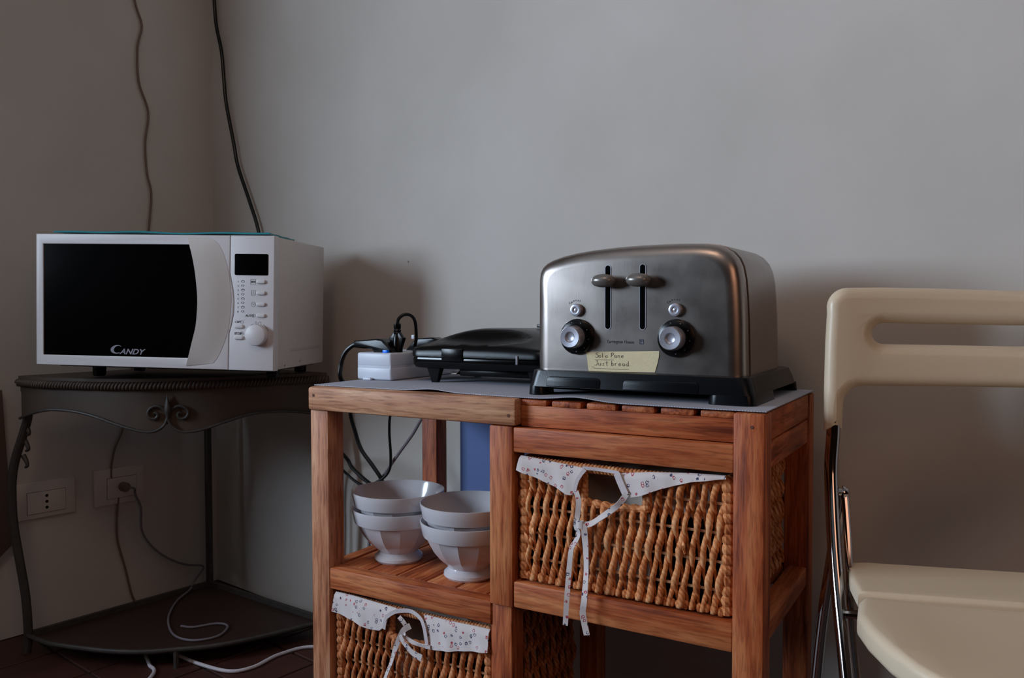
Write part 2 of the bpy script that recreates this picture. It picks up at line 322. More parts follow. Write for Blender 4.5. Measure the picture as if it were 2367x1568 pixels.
def clothstrip(name, top, bot, y0, m, parent, amp=.0015, th=.0012, rows=7, n=26, flare=.0, hemrow=None, seed=0):
    """a piece of cloth hanging between an upper and a lower line, with soft folds and thickness"""
    def along(P, k):
        P = [Vector((p[0], 0, p[1])) for p in P]; L = [0]
        for a, b in zip(P, P[1:]): L.append(L[-1]+(b-a).length)
        out = []
        for i in range(k+1):
            s = L[-1]*i/k; j = max(jj for jj in range(len(L)) if L[jj] <= s+1e-9); j = min(j, len(P)-2)
            out.append(P[j].lerp(P[j+1], (s-L[j])/max(L[j+1]-L[j], 1e-9)))
        return out
    A, B = along(top, n), along(bot, n); V = []
    for side in (0, 1):
        for j in range(rows+1):
            t = j/rows
            for i in range(n+1):
                p = A[i].lerp(B[i], t); rip = amp*(math.sin(p.x*95+seed)+.6*math.sin(p.x*230+p.z*80+seed*2))*t
                roll = .004*max(0, 1-t*4)**2
                hem = (.0006 if hemrow and t > .8 else 0)
                V.append(Vector((p.x, y0-flare*t+rip+roll-hem+(th if side else 0), p.z)))
    K = (rows+1)*(n+1); F = []
    for j in range(rows):
        for i in range(n):
            a = j*(n+1)+i; b = a+n+1; F.append([a, a+1, b+1, b]); F.append([K+a, K+b, K+b+1, K+a+1])
    for i in range(n):
        F.append([i, K+i, K+i+1, i+1]); a = rows*(n+1)+i; F.append([a, a+1, K+a+1, K+a])
    for j in range(rows):
        a = j*(n+1); F.append([a, a+n+1, K+a+n+1, K+a]); a += n; F.append([a, K+a, K+a+n+1, a+n+1])
    return mesh(name, V, F, m, parent)
def ribbongeo(P, wd, th=.0008, n=6, twist=None):
    P = resample(P, n); N = len(P); V, F = [], []
    for i, p in enumerate(P):
        T = (P[min(i+1, N-1)]-P[max(i-1, 0)]).normalized(); s = T.cross(Vector((0, 1, 0))).normalized()
        tw = twist(i/(N-1)) if twist else 0; s2 = s*math.cos(tw)+Vector((0, 1, 0))*math.sin(tw); nn = T.cross(s2)
        h = (wd(i/(N-1)) if callable(wd) else wd)/2
        V += [p-s2*h-nn*th/2, p+s2*h-nn*th/2, p+s2*h+nn*th/2, p-s2*h+nn*th/2]
    for i in range(N-1):
        for k in range(4): k2 = (k+1) % 4; F.append([i*4+k, i*4+k2, i*4+4+k2, i*4+4+k])
    F += [[0, 3, 2, 1], [N*4-4, N*4-3, N*4-2, N*4-1]]; return V, F

# ---------------------------------------------------------------- the room
def wbox(a0, a1, b0, b1, z0, z1):
    """box in wall axes: a along the right wall, b forward along the left wall, both from the corner"""
    V, F = boxgeo(a0, a1, b0, b1, z0, z1)
    return [COR + dR*v.x - nR*v.y + Vector((0, 0, v.z-FZ)) for v in V], F
V, F = wbox(-.12, 4.6, -.12, 0, 0, 2.7); struct(mesh('wall_right', V, F, WALL, sm=False))
V, F = join([wbox(-.12, 0, 0, WIN_A, 0, 2.7), wbox(-.12, 0, WIN_B, 4.6, 0, 2.7), wbox(-.12, 0, WIN_A, WIN_B, 0, WIN_Z0), wbox(-.12, 0, WIN_A, WIN_B, WIN_Z1, 2.7)])
struct(mesh('wall_left', V, F, WALL, sm=False))
V, F = wbox(-.12, 4.6, -.12, 4.6, 2.7, 2.8); struct(mesh('ceiling', V, F, WALL, sm=False))
V, F = wbox(-.12, 4.6, -.12, 4.6, -.05, -.006); floor = struct(mesh('floor', V, F, GROUT, sm=False))
TS = .165
for i in range(12):
    for j in range(9):
        a, b = i*TS, j*TS
        V, F = boxgeo(a+.003, a+TS-.003, b+.003, b+TS-.003, -.006, random.uniform(-.0006, 0), .0015, 1)
        V = [COR + dR*v.x - nR*v.y + Vector((0, 0, v.z-FZ)) for v in V]; mesh('tile', V, F, TERRA, floor)
win = []
for a in (WIN_A, WIN_B-.035): win.append(wbox(-.09, -.03, a, a+.035, WIN_Z0, WIN_Z1))
for z in (WIN_Z0, WIN_Z1-.035): win.append(wbox(-.088, -.032, WIN_A, WIN_B, z, z+.035))
V, F = join(win); struct(mesh('window_1', V, F, mat('window frame paint', (220, 216, 210), .5), sm=False))

# ---------------------------------------------------------------- trolley
tr = thing('kitchen_trolley', 'reddish teak shelf trolley with slatted shelves and two basket bays, against the wall', 'trolley', (.34, .145, -FZ))
t = .035
# front pieces
box('rail', -.0005, .364, -.005, .030, -.0355, 0, P_X, tr, bev=.004)
box('leg', 0, t, 0, t, -FZ, -.0355, P_Z, tr, bev=.002)
V, F = boxgeo(.3645, .645, .010, .036, -.0365, -.0090, .0008); mesh('rail', V, F, W_X, tr)
box('leg', .645, .68, 0, t, -FZ, -.001, W_Z, tr, bev=.0025)
box('post', .322, .357, -.001, .034, -.276, -.0367, W_Z, tr, bev=.002)
box('leg', .3205, .353, .004, .036, -FZ, -.2765, W_Z, tr, bev=.002)
box('rail', .357, .6452, .001, .025, -.0703, -.0375, W_X, tr, bev=.0022)
box('rail', .357, .6452, .001, .025, -.2755, -.2412, W_X, tr, bev=.0022)
box('rail', .035, .322, .001, .025, -.3058, -.2740, W_X, tr, bev=.0022)
box('rail', .035, .3205, .004, .025, -.578, -.548, W_X, tr, bev=.0022)
# back pieces
box('leg', .018, .050, .258, .29, -FZ, -.0365, W_Z, tr); box('leg', .330, .362, .258, .29, -FZ, -.0365, W_Z, tr); box('leg', .647, .68, .256, .29, -FZ, -.002, W_Z, tr)
box('rail', 0, .647, .262, .288, -.0365, -.0072, W_X, tr)
box('rail', .050, .330, .264, .286, -.306, -.276, W_X, tr); box('rail', .362, .647, .264, .286, -.2755, -.2412, W_X, tr)
box('rail', .362, .647, .264, .286, -.160, -.148, W_X, tr)
box('rail', .050, .330, .264, .286, -.578, -.548, W_X, tr)
# side rails running to the wall
box('rail', 0, .022, .030, .262, -.0365, -.0095, W_Y, tr)
box('rail', .652, .6785, .035, .256, -.0345, -.001, W_Y, tr); box('rail', .654, .678, .035, .256, -.068, -.036, W_Y, tr)
box('rail', .654, .678, .035, .256, -.268, -.2412, W_Y, tr)
box('rail', .330, .352, .036, .258, -.2755, -.2445, W_Y, tr)
box('rail', .006, .028, .035, .258, -.3058, -.276, W_Y, tr); box('rail', .006, .028, .035, .258, -.578, -.55, W_Y, tr); box('rail', .330, .352, .036, .258, -.578, -.55, W_Y, tr)
# top slats: their ends show as notched blocks above the front rail
xs = [.3647, .4045, .4535, .5005, .5505, .5990, .6445]
for a, b in zip(xs, xs[1:]):
    V, F = boxgeo(a+(0 if a == xs[0] else .0052), b-(0 if b == xs[-1] else .0022), .0092, .288, -.0092, -.0012, .0022); mesh('slat', V, F, W_Y, tr)
for k in range(6):
    V, F = boxgeo(.024+k*.0563, .024+k*.0563+.052, .0302, .288, -.0095, -.0012, .002); mesh('slat', V, F, W_Y, tr)
# shelf slats of the left bay
gaps = [.036, .0905, .1435, .1965, .2495, .3020, .3290]
for a, b in zip(gaps, gaps[1:]):
    V, F = boxgeo(a+.0012, b-.0018, .0255, .263, -.285, -.2745, .0015); mesh('slat', V, F, W_Y, tr)
for k in range(6):
    V, F = boxgeo(.357+k*.049, .357+k*.049+.044, .0255, .263, -.252, -.2435, .0015); mesh('slat', V, F, W_Y, tr)
for k in range(5):
    V, F = boxgeo(.036+k*.059, .036+k*.059+.053, .0255, .263, -.558, -.5495, .0015); mesh('slat', V, F, W_Y, tr)
for px, pz in ((.0115, -.0125), (.354, -.022)):
    lathe('peg', [(.0022, 0), (.0022, .0012)], mat('dark peg', (96, 58, 40), .8), tr, 10, (px, -.0056, pz), 'y')
for px, pz in ((.6660, -.016), (.6660, -.325)):
    lathe('peg', [(.0020, 0), (.0020, .0012)], bpy.data.materials['dark peg'], tr, 10, (px, -.0006, pz), 'y')

# flat blue area behind the trolley, built as a thin upright slab
box('blue_area', .0745, .600, .296, .302, -.300, -.03, BLUEP, None, bev=.001)
tag(bpy.data.objects['blue_area'], 'plain flat blue area behind the wooden trolley', 'board')

# ---------------------------------------------------------------- mat on the trolley
def mat_runner():
    nx, ny = 90, 10; V = []; x0, x1 = -.003, .680
    for s in (0, 1):
        for j in range(ny+1):
            for i in range(nx+1):
                X = x0+(x1-x0)*i/nx; f = j/ny
                yf = .012 + .004*math.sin(X*9)-.003*(X > .36)*(X-.36)/.3
                if X > .3: yf -= .0015
                Y = yf+(.291-yf)*f; fr = (1-f)**6
                lift = .0035*math.exp(-((X-.215)/.03)**2)+.0045*math.exp(-((X-.445)/.035)**2)
                Z = .0006+lift*fr
                V.append(Vector((X, Y, Z+(.0012 if s else 0))))
    K = (nx+1)*(ny+1); F = []
    for j in range(ny):
        for i in range(nx):
            a = j*(nx+1)+i; b = a+nx+1; F.append([a, b, b+1, a+1]); F.append([K+a, K+a+1, K+b+1, K+b])
    for i in range(nx):
        F.append([i, i+1, K+i+1, K+i]); a = ny*(nx+1)+i; F.append([a, K+a, K+a+1, a+1])
    for j in range(ny):
        a = j*(nx+1); F.append([a, K+a, K+a+nx+1, a+nx+1]); a += nx; F.append([a, a+nx+1, K+a+nx+1, K+a])
    return mesh('table_runner', V, F, MATM)
tag(mat_runner(), 'pale grey woven runner with a rippled front edge covering the trolley top', 'mat')
TOP = .0019

# ---------------------------------------------------------------- toaster
to = thing('toaster', 'brushed steel four-slice toaster with two levers and two dials, on the trolley', 'toaster', (.505, .16, TOP))
base = TOP
def fpt(x0, x1, y0, y1, r, z, n=6): return [Vector((a, b, z)) for a, b in rrect(x0, x1, y0, y1, r, n)]
def loft(rings):
    V, F = [], []; n = len(rings[0])
    for R_ in rings: V += R_
    for i in range(len(rings)-1):
        for k in range(n): k2 = (k+1) % n; F.append([i*n+k, i*n+k2, (i+1)*n+k2, (i+1)*n+k])
    F.append(list(range(n))[::-1]); F.append([(len(rings)-1)*n+k for k in range(n)]); return V, F
bx0, bx1, by0, by1 = .3545, .6590, .0405, .284
V, F = loft([fpt(bx0+.0006, bx1-.0014, by0+.0012, by1-.001, .014, base+.0115), fpt(bx0+.0018, bx1-.0050, by0+.0034, by1-.004, .016, base+.024), fpt(bx0+.0027, bx1-.0080, by0+.0052, by1-.008, .018, base+.0325), fpt(bx0+.0055, bx1-.012, by0+.008, by1-.010, .018, base+.0335), fpt(bx0+.02, bx1-.03, by0+.03, by1-.03, .012, base+.0335)])
pl = mesh('base', V, F, BASEM, to)
pl['label'] = 'blue-black plastic plinth'
for cx0, cx1, cy0, cy1 in ((bx0, bx0+.027, by0, by0+.04), (bx1-.058, bx1, by0, by0+.11), (bx0, bx0+.03, by1-.04, by1), (bx1-.04, bx1, by1-.014, by1)):
    V, F = loft([fpt(cx0, cx1, cy0, cy1, min(.0125, (cy1-cy0)/2-.001), base), fpt(cx0, cx1, cy0, cy1, min(.0125, (cy1-cy0)/2-.001), base+.0015), fpt(cx0+.0006, cx1-.0014, cy0+.0012, cy1-.001, min(.0125, (cy1-cy0)/2-.002), base+.0120)]); mesh('foot', V, F, BASEM, pl)
V, F = boxgeo(bx0+.02, bx1-.02, by0+.03, by1-.02, base+.006, base+.0128, .001); mesh('crumb_tray', V, F, DARKHOLE, pl)
for a, b in ((.385, .4625), (.494, .5915)):
    q = rrect(a, b, base+.0118, base+.0255, .006); q = [(x_ if z_ > base+.019 else (a if x_ < (a+b)/2 else b), z_) for x_, z_ in q]
    V, F = platgeo([q], 0, .004, .0008); V = [Vector((v.x, by0+.0008+.10*(v.z-base-.0125)+v.y, v.z)) for v in V]; mesh('base_panel', V, F, BASEM, pl)
# body outline (front view), arched on top
def arch(k=0.0, zb=.0330):
    pts = [(.3585, .034), (.3585, .100), (.3587, .135), (.3590, .158), (.3605, .167), (.3640, .1735), (.3705, .1790), (.3800, .1832), (.3950, .1875), (.4150, .1912), (.4400, .1942), (.4700, .1962), (.5000, .1972), (.5300, .1975), (.5600, .1972), (.5880, .1960), (.6020, .1940), (.6130, .1905), (.6220, .1850), (.6290, .1770), (.6335, .1670), (.6365, .1520), (.6385, .1300), (.6400, .100), (.6415, .034)]
    out = []; cx = .5
    for x_, z_ in pts:
        d = Vector((x_-cx, 0, max(z_-.10, 0)*1.6)); d.normalize(); z2 = z_ + d.z*k if z_ > .04 else z_
        out.append((x_+(1 if x_ > cx else -1)*k*abs(d.x)**.5, z2+.0 if z_ > .04 else zb))
    return out
Y0 = .0600
def ringv(k, y): return [Vector((a, y, b)) for a, b in arch(k)]
def hollow(rings, name, m, par, cap0=True):
    V, F = loft(rings); return mesh(name, V, F, m, par, angle=.9)
front = []
for q in range(9):
    a = (PI/2)*q/8; front.append(ringv(-.020*(1-math.sin(a)), Y0+.016*(1-math.cos(a))))
front.append(ringv(0, .083))
fp = hollow(front, 'front_panel', STEEL, to)
hollow([ringv(-.0012, .083), ringv(-.0012, .0868)], 'gasket', DARKHOLE, to)
wrap = [ringv(-.0006, .0866), ringv(.0012, .0872), ringv(.0016, .0892), ringv(.0016, .225)]
for q in range(7):
    a = (PI/2)*q/6; wrap.append(ringv(.0016-.035*(1-math.cos(a)), .225+.044*math.sin(a)))
hollow(wrap, 'side_casing', STEEL, to)
for X in (.4657, .5133):
    plate('lever_slot', [rrect(X-.0036, X+.0036, .0905, .1725, .0035)], Y0-.0003, Y0+.004, DARKHOLE, to)
    plate('slot_rim', [rrect(X-.0044, X+.0044, .0897, .1733, .0043), rrect(X-.0036, X+.0036, .0905, .1725, .0035)], Y0-.0007, Y0+.002, SILVER, to)
    V, F = lathegeo([(0.0001, -.0160), (.005, -.0148), (.0085, -.0115), (.0105, -.006), (.0112, 0), (.0105, .006), (.0085, .0115), (.005, .0148), (.0001, .0160)], 20, (0, 0, 0), 'x')
    V = [Vector((v.x+X-.0005, Y0-.014+v.y*1.0, .1525+v.z*.78)) for v in V]
    lv = mesh('lever', V, F, LEVER, to); tube('lever_stem', [(X, Y0-.006, .1525), (X, Y0+.004, .1525)], .0024, DARKHOLE, lv)
for X in (.4215, .5570):
    lathe('cancel_button', [(.0083, .002), (.0083, -.004), (.0078, -.0055), (.0062, -.0062), (.0040, -.0058), (.0034, -.0048), (.0028, -.0045), (.0010, -.0052), (.0001, -.0053)], SILVER, to, 24, (X, Y0, .1150), 'y')
    d = lathe('dial', [(.0235, .001), (.0235, -.0040), (.0225, -.0060), (.0200, -.0072), (.0165, -.0080), (.0160, -.0090)], BLACK, to, 36, (X+.0006, Y0, .0800), 'y')
    lathe('dial_knob', [(.0150, -.008), (.0146, -.020), (.0143, -.0225), (.0132, -.0240), (.0072, -.0235), (.0066, -.0222), (.0056, -.0214), (.0032, -.0208), (.0001, -.0206)], SILVER, d, 32, (X+.0006, Y0, .0800), 'y')
    dots = []
    for k in range(6):
        a = math.radians(105-k*38); dots.append(lathegeo([(.0006, 0), (.0006, -.0003)], 8, (X+.0006+.0195*math.cos(a), Y0-.0072, .08+.0195*math.sin(a)), 'y'))
    V, F = join(dots); mesh('dial_marks', V, F, LOGO, d)
    ch = []
    for k, c_ in enumerate('Cancel'):
        a = math.radians(142-k*14.5); rr = .0118
        ch.append(textgeo(c_, .0040, X+rr*math.cos(a)-.0008, Y0-.0002, .1150+rr*math.sin(a), ang=a-PI/2))
    V, F = join(ch); mesh('lettering', V, F, TINK, to)
V, F = textgeo('Tarrington House', .0059, .4640, Y0-.0002, .0722, sx=.88); mesh('lettering', V, F, TINK, to)
V, F = platgeo([rrect(.5088, .5148, .0716, .0776, .0008)], Y0-.0003, Y0); mesh('logo', V, F, TINK, to)
V, F = strokegeo([[(.5100, .0722), (.5100, .0755), (.5109, .0767), (.5118, .0769), (.5127, .0767), (.5136, .0755), (.5136, .0722)], [(.5112, .0722), (.5112, .0750)], [(.5124, .0722), (.5124, .0750)]], Y0-.0004, .00022); mesh('logo', V, F, SILVER, to)
# tape label
lab = thing('tape_label', 'strip of masking tape with handwriting stuck on the toaster front', 'label', (.486, Y0-.0008, .036))
q = [(.4345, .0602), (.4368, .0600), (.4650, .0612), (.5000, .0622), (.5358, .0634), (.5352, .0560), (.5332, .0470), (.5300, .0365), (.5000, .0360), (.4660, .0352), (.4385, .0348), (.4372, .0440), (.4362, .0520)]
plate('tape', [q], Y0-.0007, Y0-.0002, TAPE, lab)
hand = {'S': [[(.9, 1.0), (.45, 1.05), (.15, .8), (.6, .55), (.75, .25), (.4, 0), (0, .1)]], 'o': [[(.3, .5), (.05, .3), (.2, 0), (.5, .1), (.5, .4), (.3, .5)]], 'l': [[(.1, 1.0), (.12, .5), (.15, 0)]],
 'P': [[(.1, 0), (.15, .5), (.2, 1)], [(.0, .85), (.5, 1.05), (.7, .8), (.5, .55), (.15, .5)]], 'a': [[(.55, .45), (.2, .5), (.05, .2), (.3, 0), (.5, .3), (.55, .45), (.5, .1), (.65, 0)]], 'n': [[(.05, .5), (.08, 0)], [(.08, .35), (.3, .5), (.5, .4), (.5, 0)]],
 'e': [[(.05, .25), (.5, .3), (.4, .5), (.15, .45), (.05, .2), (.25, 0), (.55, .08)]], 'J': [[(.2, 1), (.7, 1)], [(.5, 1), (.5, .3), (.35, 0), (-.2, .05)]], 'u': [[(.05, .5), (.05, .1), (.3, 0), (.5, .2), (.52, .5)], [(.52, .5), (.55, 0)]],
 's': [[(.5, .5), (.15, .45), (.45, .2), (.3, 0), (.0, .05)]], 't': [[(.25, .95), (.25, .1), (.45, 0)], [(0, .6), (.55, .65)]], 'b': [[(.1, 1), (.08, 0)], [(.08, .3), (.35, .5), (.5, .2), (.3, 0), (.08, .05)]], 'r': [[(.05, .5), (.08, 0)], [(.08, .35), (.25, .5), (.45, .48)]],
 'd': [[(.5, .45), (.15, .45), (.05, .15), (.35, 0), (.52, .3)], [(.55, 1), (.55, .1), (.7, 0)]]}
L_ = []
for word, X, Z, sc in (('Solo', .4480, .0533, .0058), ('Pane', .4700, .0538, .0058), ('Just', .4475, .0430, .0062), ('bread', .4705, .0432, .0062)):
    for k, ch in enumerate(word):
        for ln in hand[ch]: L_.append([(X+k*sc*.82+a*sc, Z+b*sc) for a, b in ln])
L_ += [[(.447, .0505), (.46, .0502), (.474, .0506)], [(.446, .0392), (.470, .0388), (.4945, .0392)], [(.4425, .0408), (.4470, .0405)]]
V, F = strokegeo(L_, Y0-.0009, .00028); mesh('handwriting', V, F, PENCIL, lab)

# ---------------------------------------------------------------- sandwich maker
sm = thing('sandwich_maker', 'closed black sandwich toaster standing between the power strip and the steel toaster', 'sandwich maker', (.21, .21, TOP))
sx0, sx1, sy0, sy1 = .0905, .345, .1225, .280
def sring(i, z, n=8, r=.022): return fpt(sx0+i, sx1-i, sy0+i, sy1-i, max(r-i*.3, .006), z, n)
V, F = loft([sring(.012, .0235), sring(.004, .0255), sring(.0012, .0300), sring(.0005, .0385), sring(.0012, .0412), sring(.003, .0418)]); mesh('lower_housing', V, F, BLACKG, sm, angle=.5)
# lid with a domed top and a dished hand hold at the front
nx, ny = 44, 30; V = []; F = []
def lidz(u, v):
    e = min(u, 1-u)*(sx1-sx0); f = min(v*(sy1-sy0), .2); g = (1-v)*(sy1-sy0)
    X = sx0+u*(sx1-sx0); fy = v*(sy1-sy0)
    sm_ = lambda q: 1-(1-min(1, max(0, q)))**2
    dome = .0560+.0310*sm_(e/.11)**.9*sm_(fy/.085)*(1-.10*max(0, v-.6))
    d = ((X-.214)/.080)**2+((fy-.036)/.026)**2
    if d < 1: dome -= .0150*(1-d)**.8
    dd = min(e, f, g)
    if dd < .004: dome -= .0035*(1-math.sqrt(max(0, 1-(1-dd/.004)**2)))
    return dome
outline = []
for j in range(ny+1):
    for i in range(nx+1):
        u, v = i/nx, j/ny
        u2 = .5-.5*math.cos(PI*u); v2 = v
        X = sx0+u2*(sx1-sx0); Yv = sy0+v2*(sy1-sy0)
        cx = min(max(X, sx0+.022), sx1-.022); cy = min(max(Yv, sy0+.022), sy1-.022); dx, dy = X-cx, Yv-cy; m_ = max(abs(dx), abs(dy)); l_ = math.hypot(dx, dy)
        if l_ > 0: X, Yv = cx+dx*m_/l_, cy+dy*m_/l_
        V.append(Vector((X, Yv, lidz(u2, v2))))
for j in range(ny):
    for i in range(nx): a = j*(nx+1)+i; F.append([a, a+1, a+nx+2, a+nx+1])
rim = [i for i in range(nx+1)]+[(j+1)*(nx+1)-1 for j in range(1, ny+1)]+[ny*(nx+1)+i for i in range(nx-1, -1, -1)]+[j*(nx+1) for j in range(ny-1, 0, -1)]
k0 = len(V)
for i in rim: V.append(Vector((V[i].x, V[i].y, .0428)))
n_ = len(rim)
for k in range(n_): F.append([rim[k], rim[(k+1) % n_], k0+(k+1) % n_, k0+k])
F.append([k0+k for k in range(n_)]); lid = mesh('lid', V, F, BLACKM, sm, angle=.9)
box('latch', .1585, .1975, .1207, .1265, .0365, .0562, BLACK, sm, bev=.0012)
box('indicator', .2920, .2950, .1205, .124, .035, .048, LOGO, sm, bev=.0003)
for X, Yv in ((.1355, .138), (.318, .138), (.1355, .262), (.318, .262)):
    V, F = loft([fpt(X-.0055, X+.0055, Yv-.004, Yv+.004, .001, TOP), fpt(X-.0125, X+.0125, Yv-.006, Yv+.006, .001, .0245)]); mesh('foot', V, F, BLACK, sm)
box('drip_plate', .172, .30, .150, .255, .0125, .024, BLACK, sm)
box('hinge_cover', .250, .296, .262, .280, .0870, .0925, BLACK, sm, bev=.001)

# ---------------------------------------------------------------- power strip and plugs
ps = thing('power_strip', 'white power strip with a small blue switch on the left end of the trolley', 'power strip', (.027, .23, TOP))
V, F = boxgeo(-.0095, .0620, .1175, .335, TOP+.0003, TOP+.0216, .0035, 3); mesh('lower_housing', V, F, STRIPM, ps)
V, F = boxgeo(-.0092, .0617, .1178, .3347, TOP+.0218, TOP+.0447, .0035, 3); mesh('upper_housing', V, F, STRIPM, ps)
V, F = boxgeo(-.0088, .0613, .1182, .334, TOP+.012, TOP+.034, .002); mesh('seam', V, F, STRIPM, ps)
V, F = boxgeo(.0070, .0240, .1120, .119, TOP, TOP+.0042, .0015); mesh('mounting_tab', V, F, STRIPM, ps)
V, F = boxgeo(.0390, .0490, .1240, .1320, TOP+.0435, TOP+.0495, .001); mesh('switch', V, F, BLUESW, ps)
for k in range(3):
    lathe('socket', [(.0185, -.001), (.0190, .0004), (.0175, .0008), (.017, -.0030), (.001, -.003)], STRIPM, ps, 28, (.027, .160+k*.062, TOP+.0445))
pg = thing('plug', 'flat black plug lying over the left end of the power strip, cable going left', 'plug', (.025, .15, .046), group=None)
V, F = platgeo([[(-.0275, .0535), (-.0275, .0655), (-.005, .0668), (.020, .0690), (.0325, .0680), (.0520, .0530), (.0530, .0480), (.0510, .0462), (.0150, .0462), (.0110, .0520), (-.005, .0522)]], .130, .154, .003); mesh('plug_body', V, F, BLACK, pg)
p2 = thing('plug', 'upright black plug with finger wings, its cable looping over the top', 'plug', (.050, .150, .046))
p2c = (.0500, .150)
lathe('plug_body', [(.0085, .046), (.0085, .052), (.0080, .062), (.0072, .070), (.0062, .074), (.0055, .076), (.0066, .078), (.0055, .080), (.0066, .0825), (.0055, .085), (.0064, .088), (.0060, .094), (.0030, .0945)], BLACK, p2, 20, (p2c[0], p2c[1], 0))
V, F = platgeo([[(p2c[0]-.008, .052), (p2c[0]-.0155, .0705), (p2c[0]-.0115, .073), (p2c[0]-.006, .080), (p2c[0]+.006, .080), (p2c[0]+.0115, .073), (p2c[0]+.0155, .0705), (p2c[0]+.008, .052)]], p2c[1]-.004, p2c[1]+.004, .0015); mesh('finger_grip', V, F, BLACK, p2)
p3 = thing('plug', 'angled black plug partly hidden behind the sandwich toaster, with a small white tip', 'plug', (.050, .215, .046))
V, F = platgeo([[(.022, .0462), (.045, .068), (.080, .070), (.090, .067), (.090, .054), (.070, .0470)]], .205, .229, .003); mesh('plug_body', V, F, BLACK, p3)
box('plug_tip', .030, .036, .213, .221, .066, .0735, STRIPM, p3, bev=.001)
# cables (each in one piece, hanging behind the trolley)
cb = tube('cable', [(-.025, .142, .0595), (-.038, .143, .0575), (-.0545, .141, .0450), (-.0640, .140, .0240), (-.0650, .142, -.004), (-.075, .20, -.035), (-.140, .29, -.06), (-.2050, .322, -.0821), (-.2000, .33, -.1291), (-.1850, .33, -.1617), (-.1582, .33, -.189), (-.1366, .33, -.2126), (-.1334, .332, -.2269), (-.1477, .335, -.2352), (-.1808, .34, -.2258), (-.2225, .345, -.2038), (-.2500, .36, -.190), (-.34, .43, -.195), (-.43, .490, -.25), (-.442, .500, -.40), (-.442, .505, -.55), (-.42, .505, -.632)], .0040, RUBBER, None, 10, 6)
tag(cb, 'thick black cord curving off the left end of the trolley and looping behind it', 'cable')
cb = tube('cable', [(.050, .150, .093), (.0515, .152, .102), (.058, .158, .1085), (.066, .166, .107), (.0700, .172, .096), (.0690, .176, .070), (.066, .178, .050), (.071, .215, .049), (.074, .280, .030), (.070, .305, .005), (.0, .312, -.030), (-.09, .325, -.062), (-.1110, .33, -.0857), (-.1141, .33, -.1214), (-.1113, .33, -.1635), (-.1126, .328, -.1932), (-.1312, .325, -.2147), (-.1697, .325, -.2307), (-.2033, .33, -.2255), (-.2400, .340, -.2120), (-.33, .41, -.215), (-.415, .475, -.27), (-.428, .485, -.42), (-.425, .490, -.56), (-.39, .490, -.634)], .0028, RUBBER, None, 8, 6)
tag(cb, 'thin black cord looping up from the upright plug and hanging behind the trolley', 'cable')
cb = tube('cable', [(.02, .345, .020), (.01, .35, -.02), (-.0187, .34, -.07), (-.0387, .335, -.0894), (-.0615, .335, -.1217), (-.0932, .337, -.1577), (-.1201, .338, -.1897), (-.1387, .34, -.2129), (-.1566, .34, -.2448), (-.175, .34, -.34), (-.18, .34, -.50), (-.17, .34, -.634)], .0032, GREYC, None, 8, 6)
tag(cb, 'grey cable running slantwise down the wall behind the bowls', 'cable')

# ---------------------------------------------------------------- bowls
def bowl_prof():
    o = [(.0001, .004), (.020, .004), (.0245, .000), (.0345, .000), (.0372, .0035), (.0365, .0075), (.0315, .0125), (.0300, .0150), (.0340, .0195), (.0440, .0285), (.0530, .0400), (.0592, .0520), (.0628, .0600), (.0635, .0605), (.0662, .0618), (.0672, .0640), (.0690, .0730), (.0708, .0822), (.0706, .0836), (.0694, .0838)]
    i = [(.0672, .0800), (.0640, .0690), (.0540, .0520), (.0430, .0340), (.0320, .0235), (.0180, .0175), (.0001, .0160)]
    return o+i
def facet(i, th):
    if 8 <= i <= 12:
        k = 13; a = (th % (2*PI/k))-PI/k; s = 1/max(math.cos(a), .5)*math.cos(PI/k)
        return 1+(s-1)*1.35*(1 if i >= 9 else .6)
    return 1
V, F = lathegeo(bowl_prof(), 104, (0, 0, 0), 'z', facet)
def bowl(x, y, z, tilt, rz, label, first=None):
    if first is None:
        b = mesh('bowl', [Vector(v)+Vector((0, 0, 0)) for v in V], F, CERAM, angle=.35)
    else: b = first.copy(); C.objects.link(b)
    b.location = (x, y, z+FZ); b.rotation_euler = (tilt[0], tilt[1], rz)
    tag(b, label, 'bowl', 'footed bowls stacked on the left shelf'); return b
SZ = -.2744
B1 = bowl(.0960, .0915, SZ, (0, 0), .1, 'pale footed bowl at the bottom of the left stack')
bowl(.0955, .0915, SZ+.0262, (0, 0), .4, 'pale bowl nested on top of the left stack, bright window glint inside', B1)
bowl(.2370, .0790, SZ, (0, 0), .2, 'pale footed bowl at the bottom of the right stack, by the post', B1)
bowl(.2370, .0790, SZ+.0262, (math.radians(0), math.radians(0)), .6, 'pale bowl nested on top of the right stack, partly behind the post', B1)
for o in C.objects:
    if o.name.startswith('bowl'): o.scale = (1.02, 1.02, 1.0)

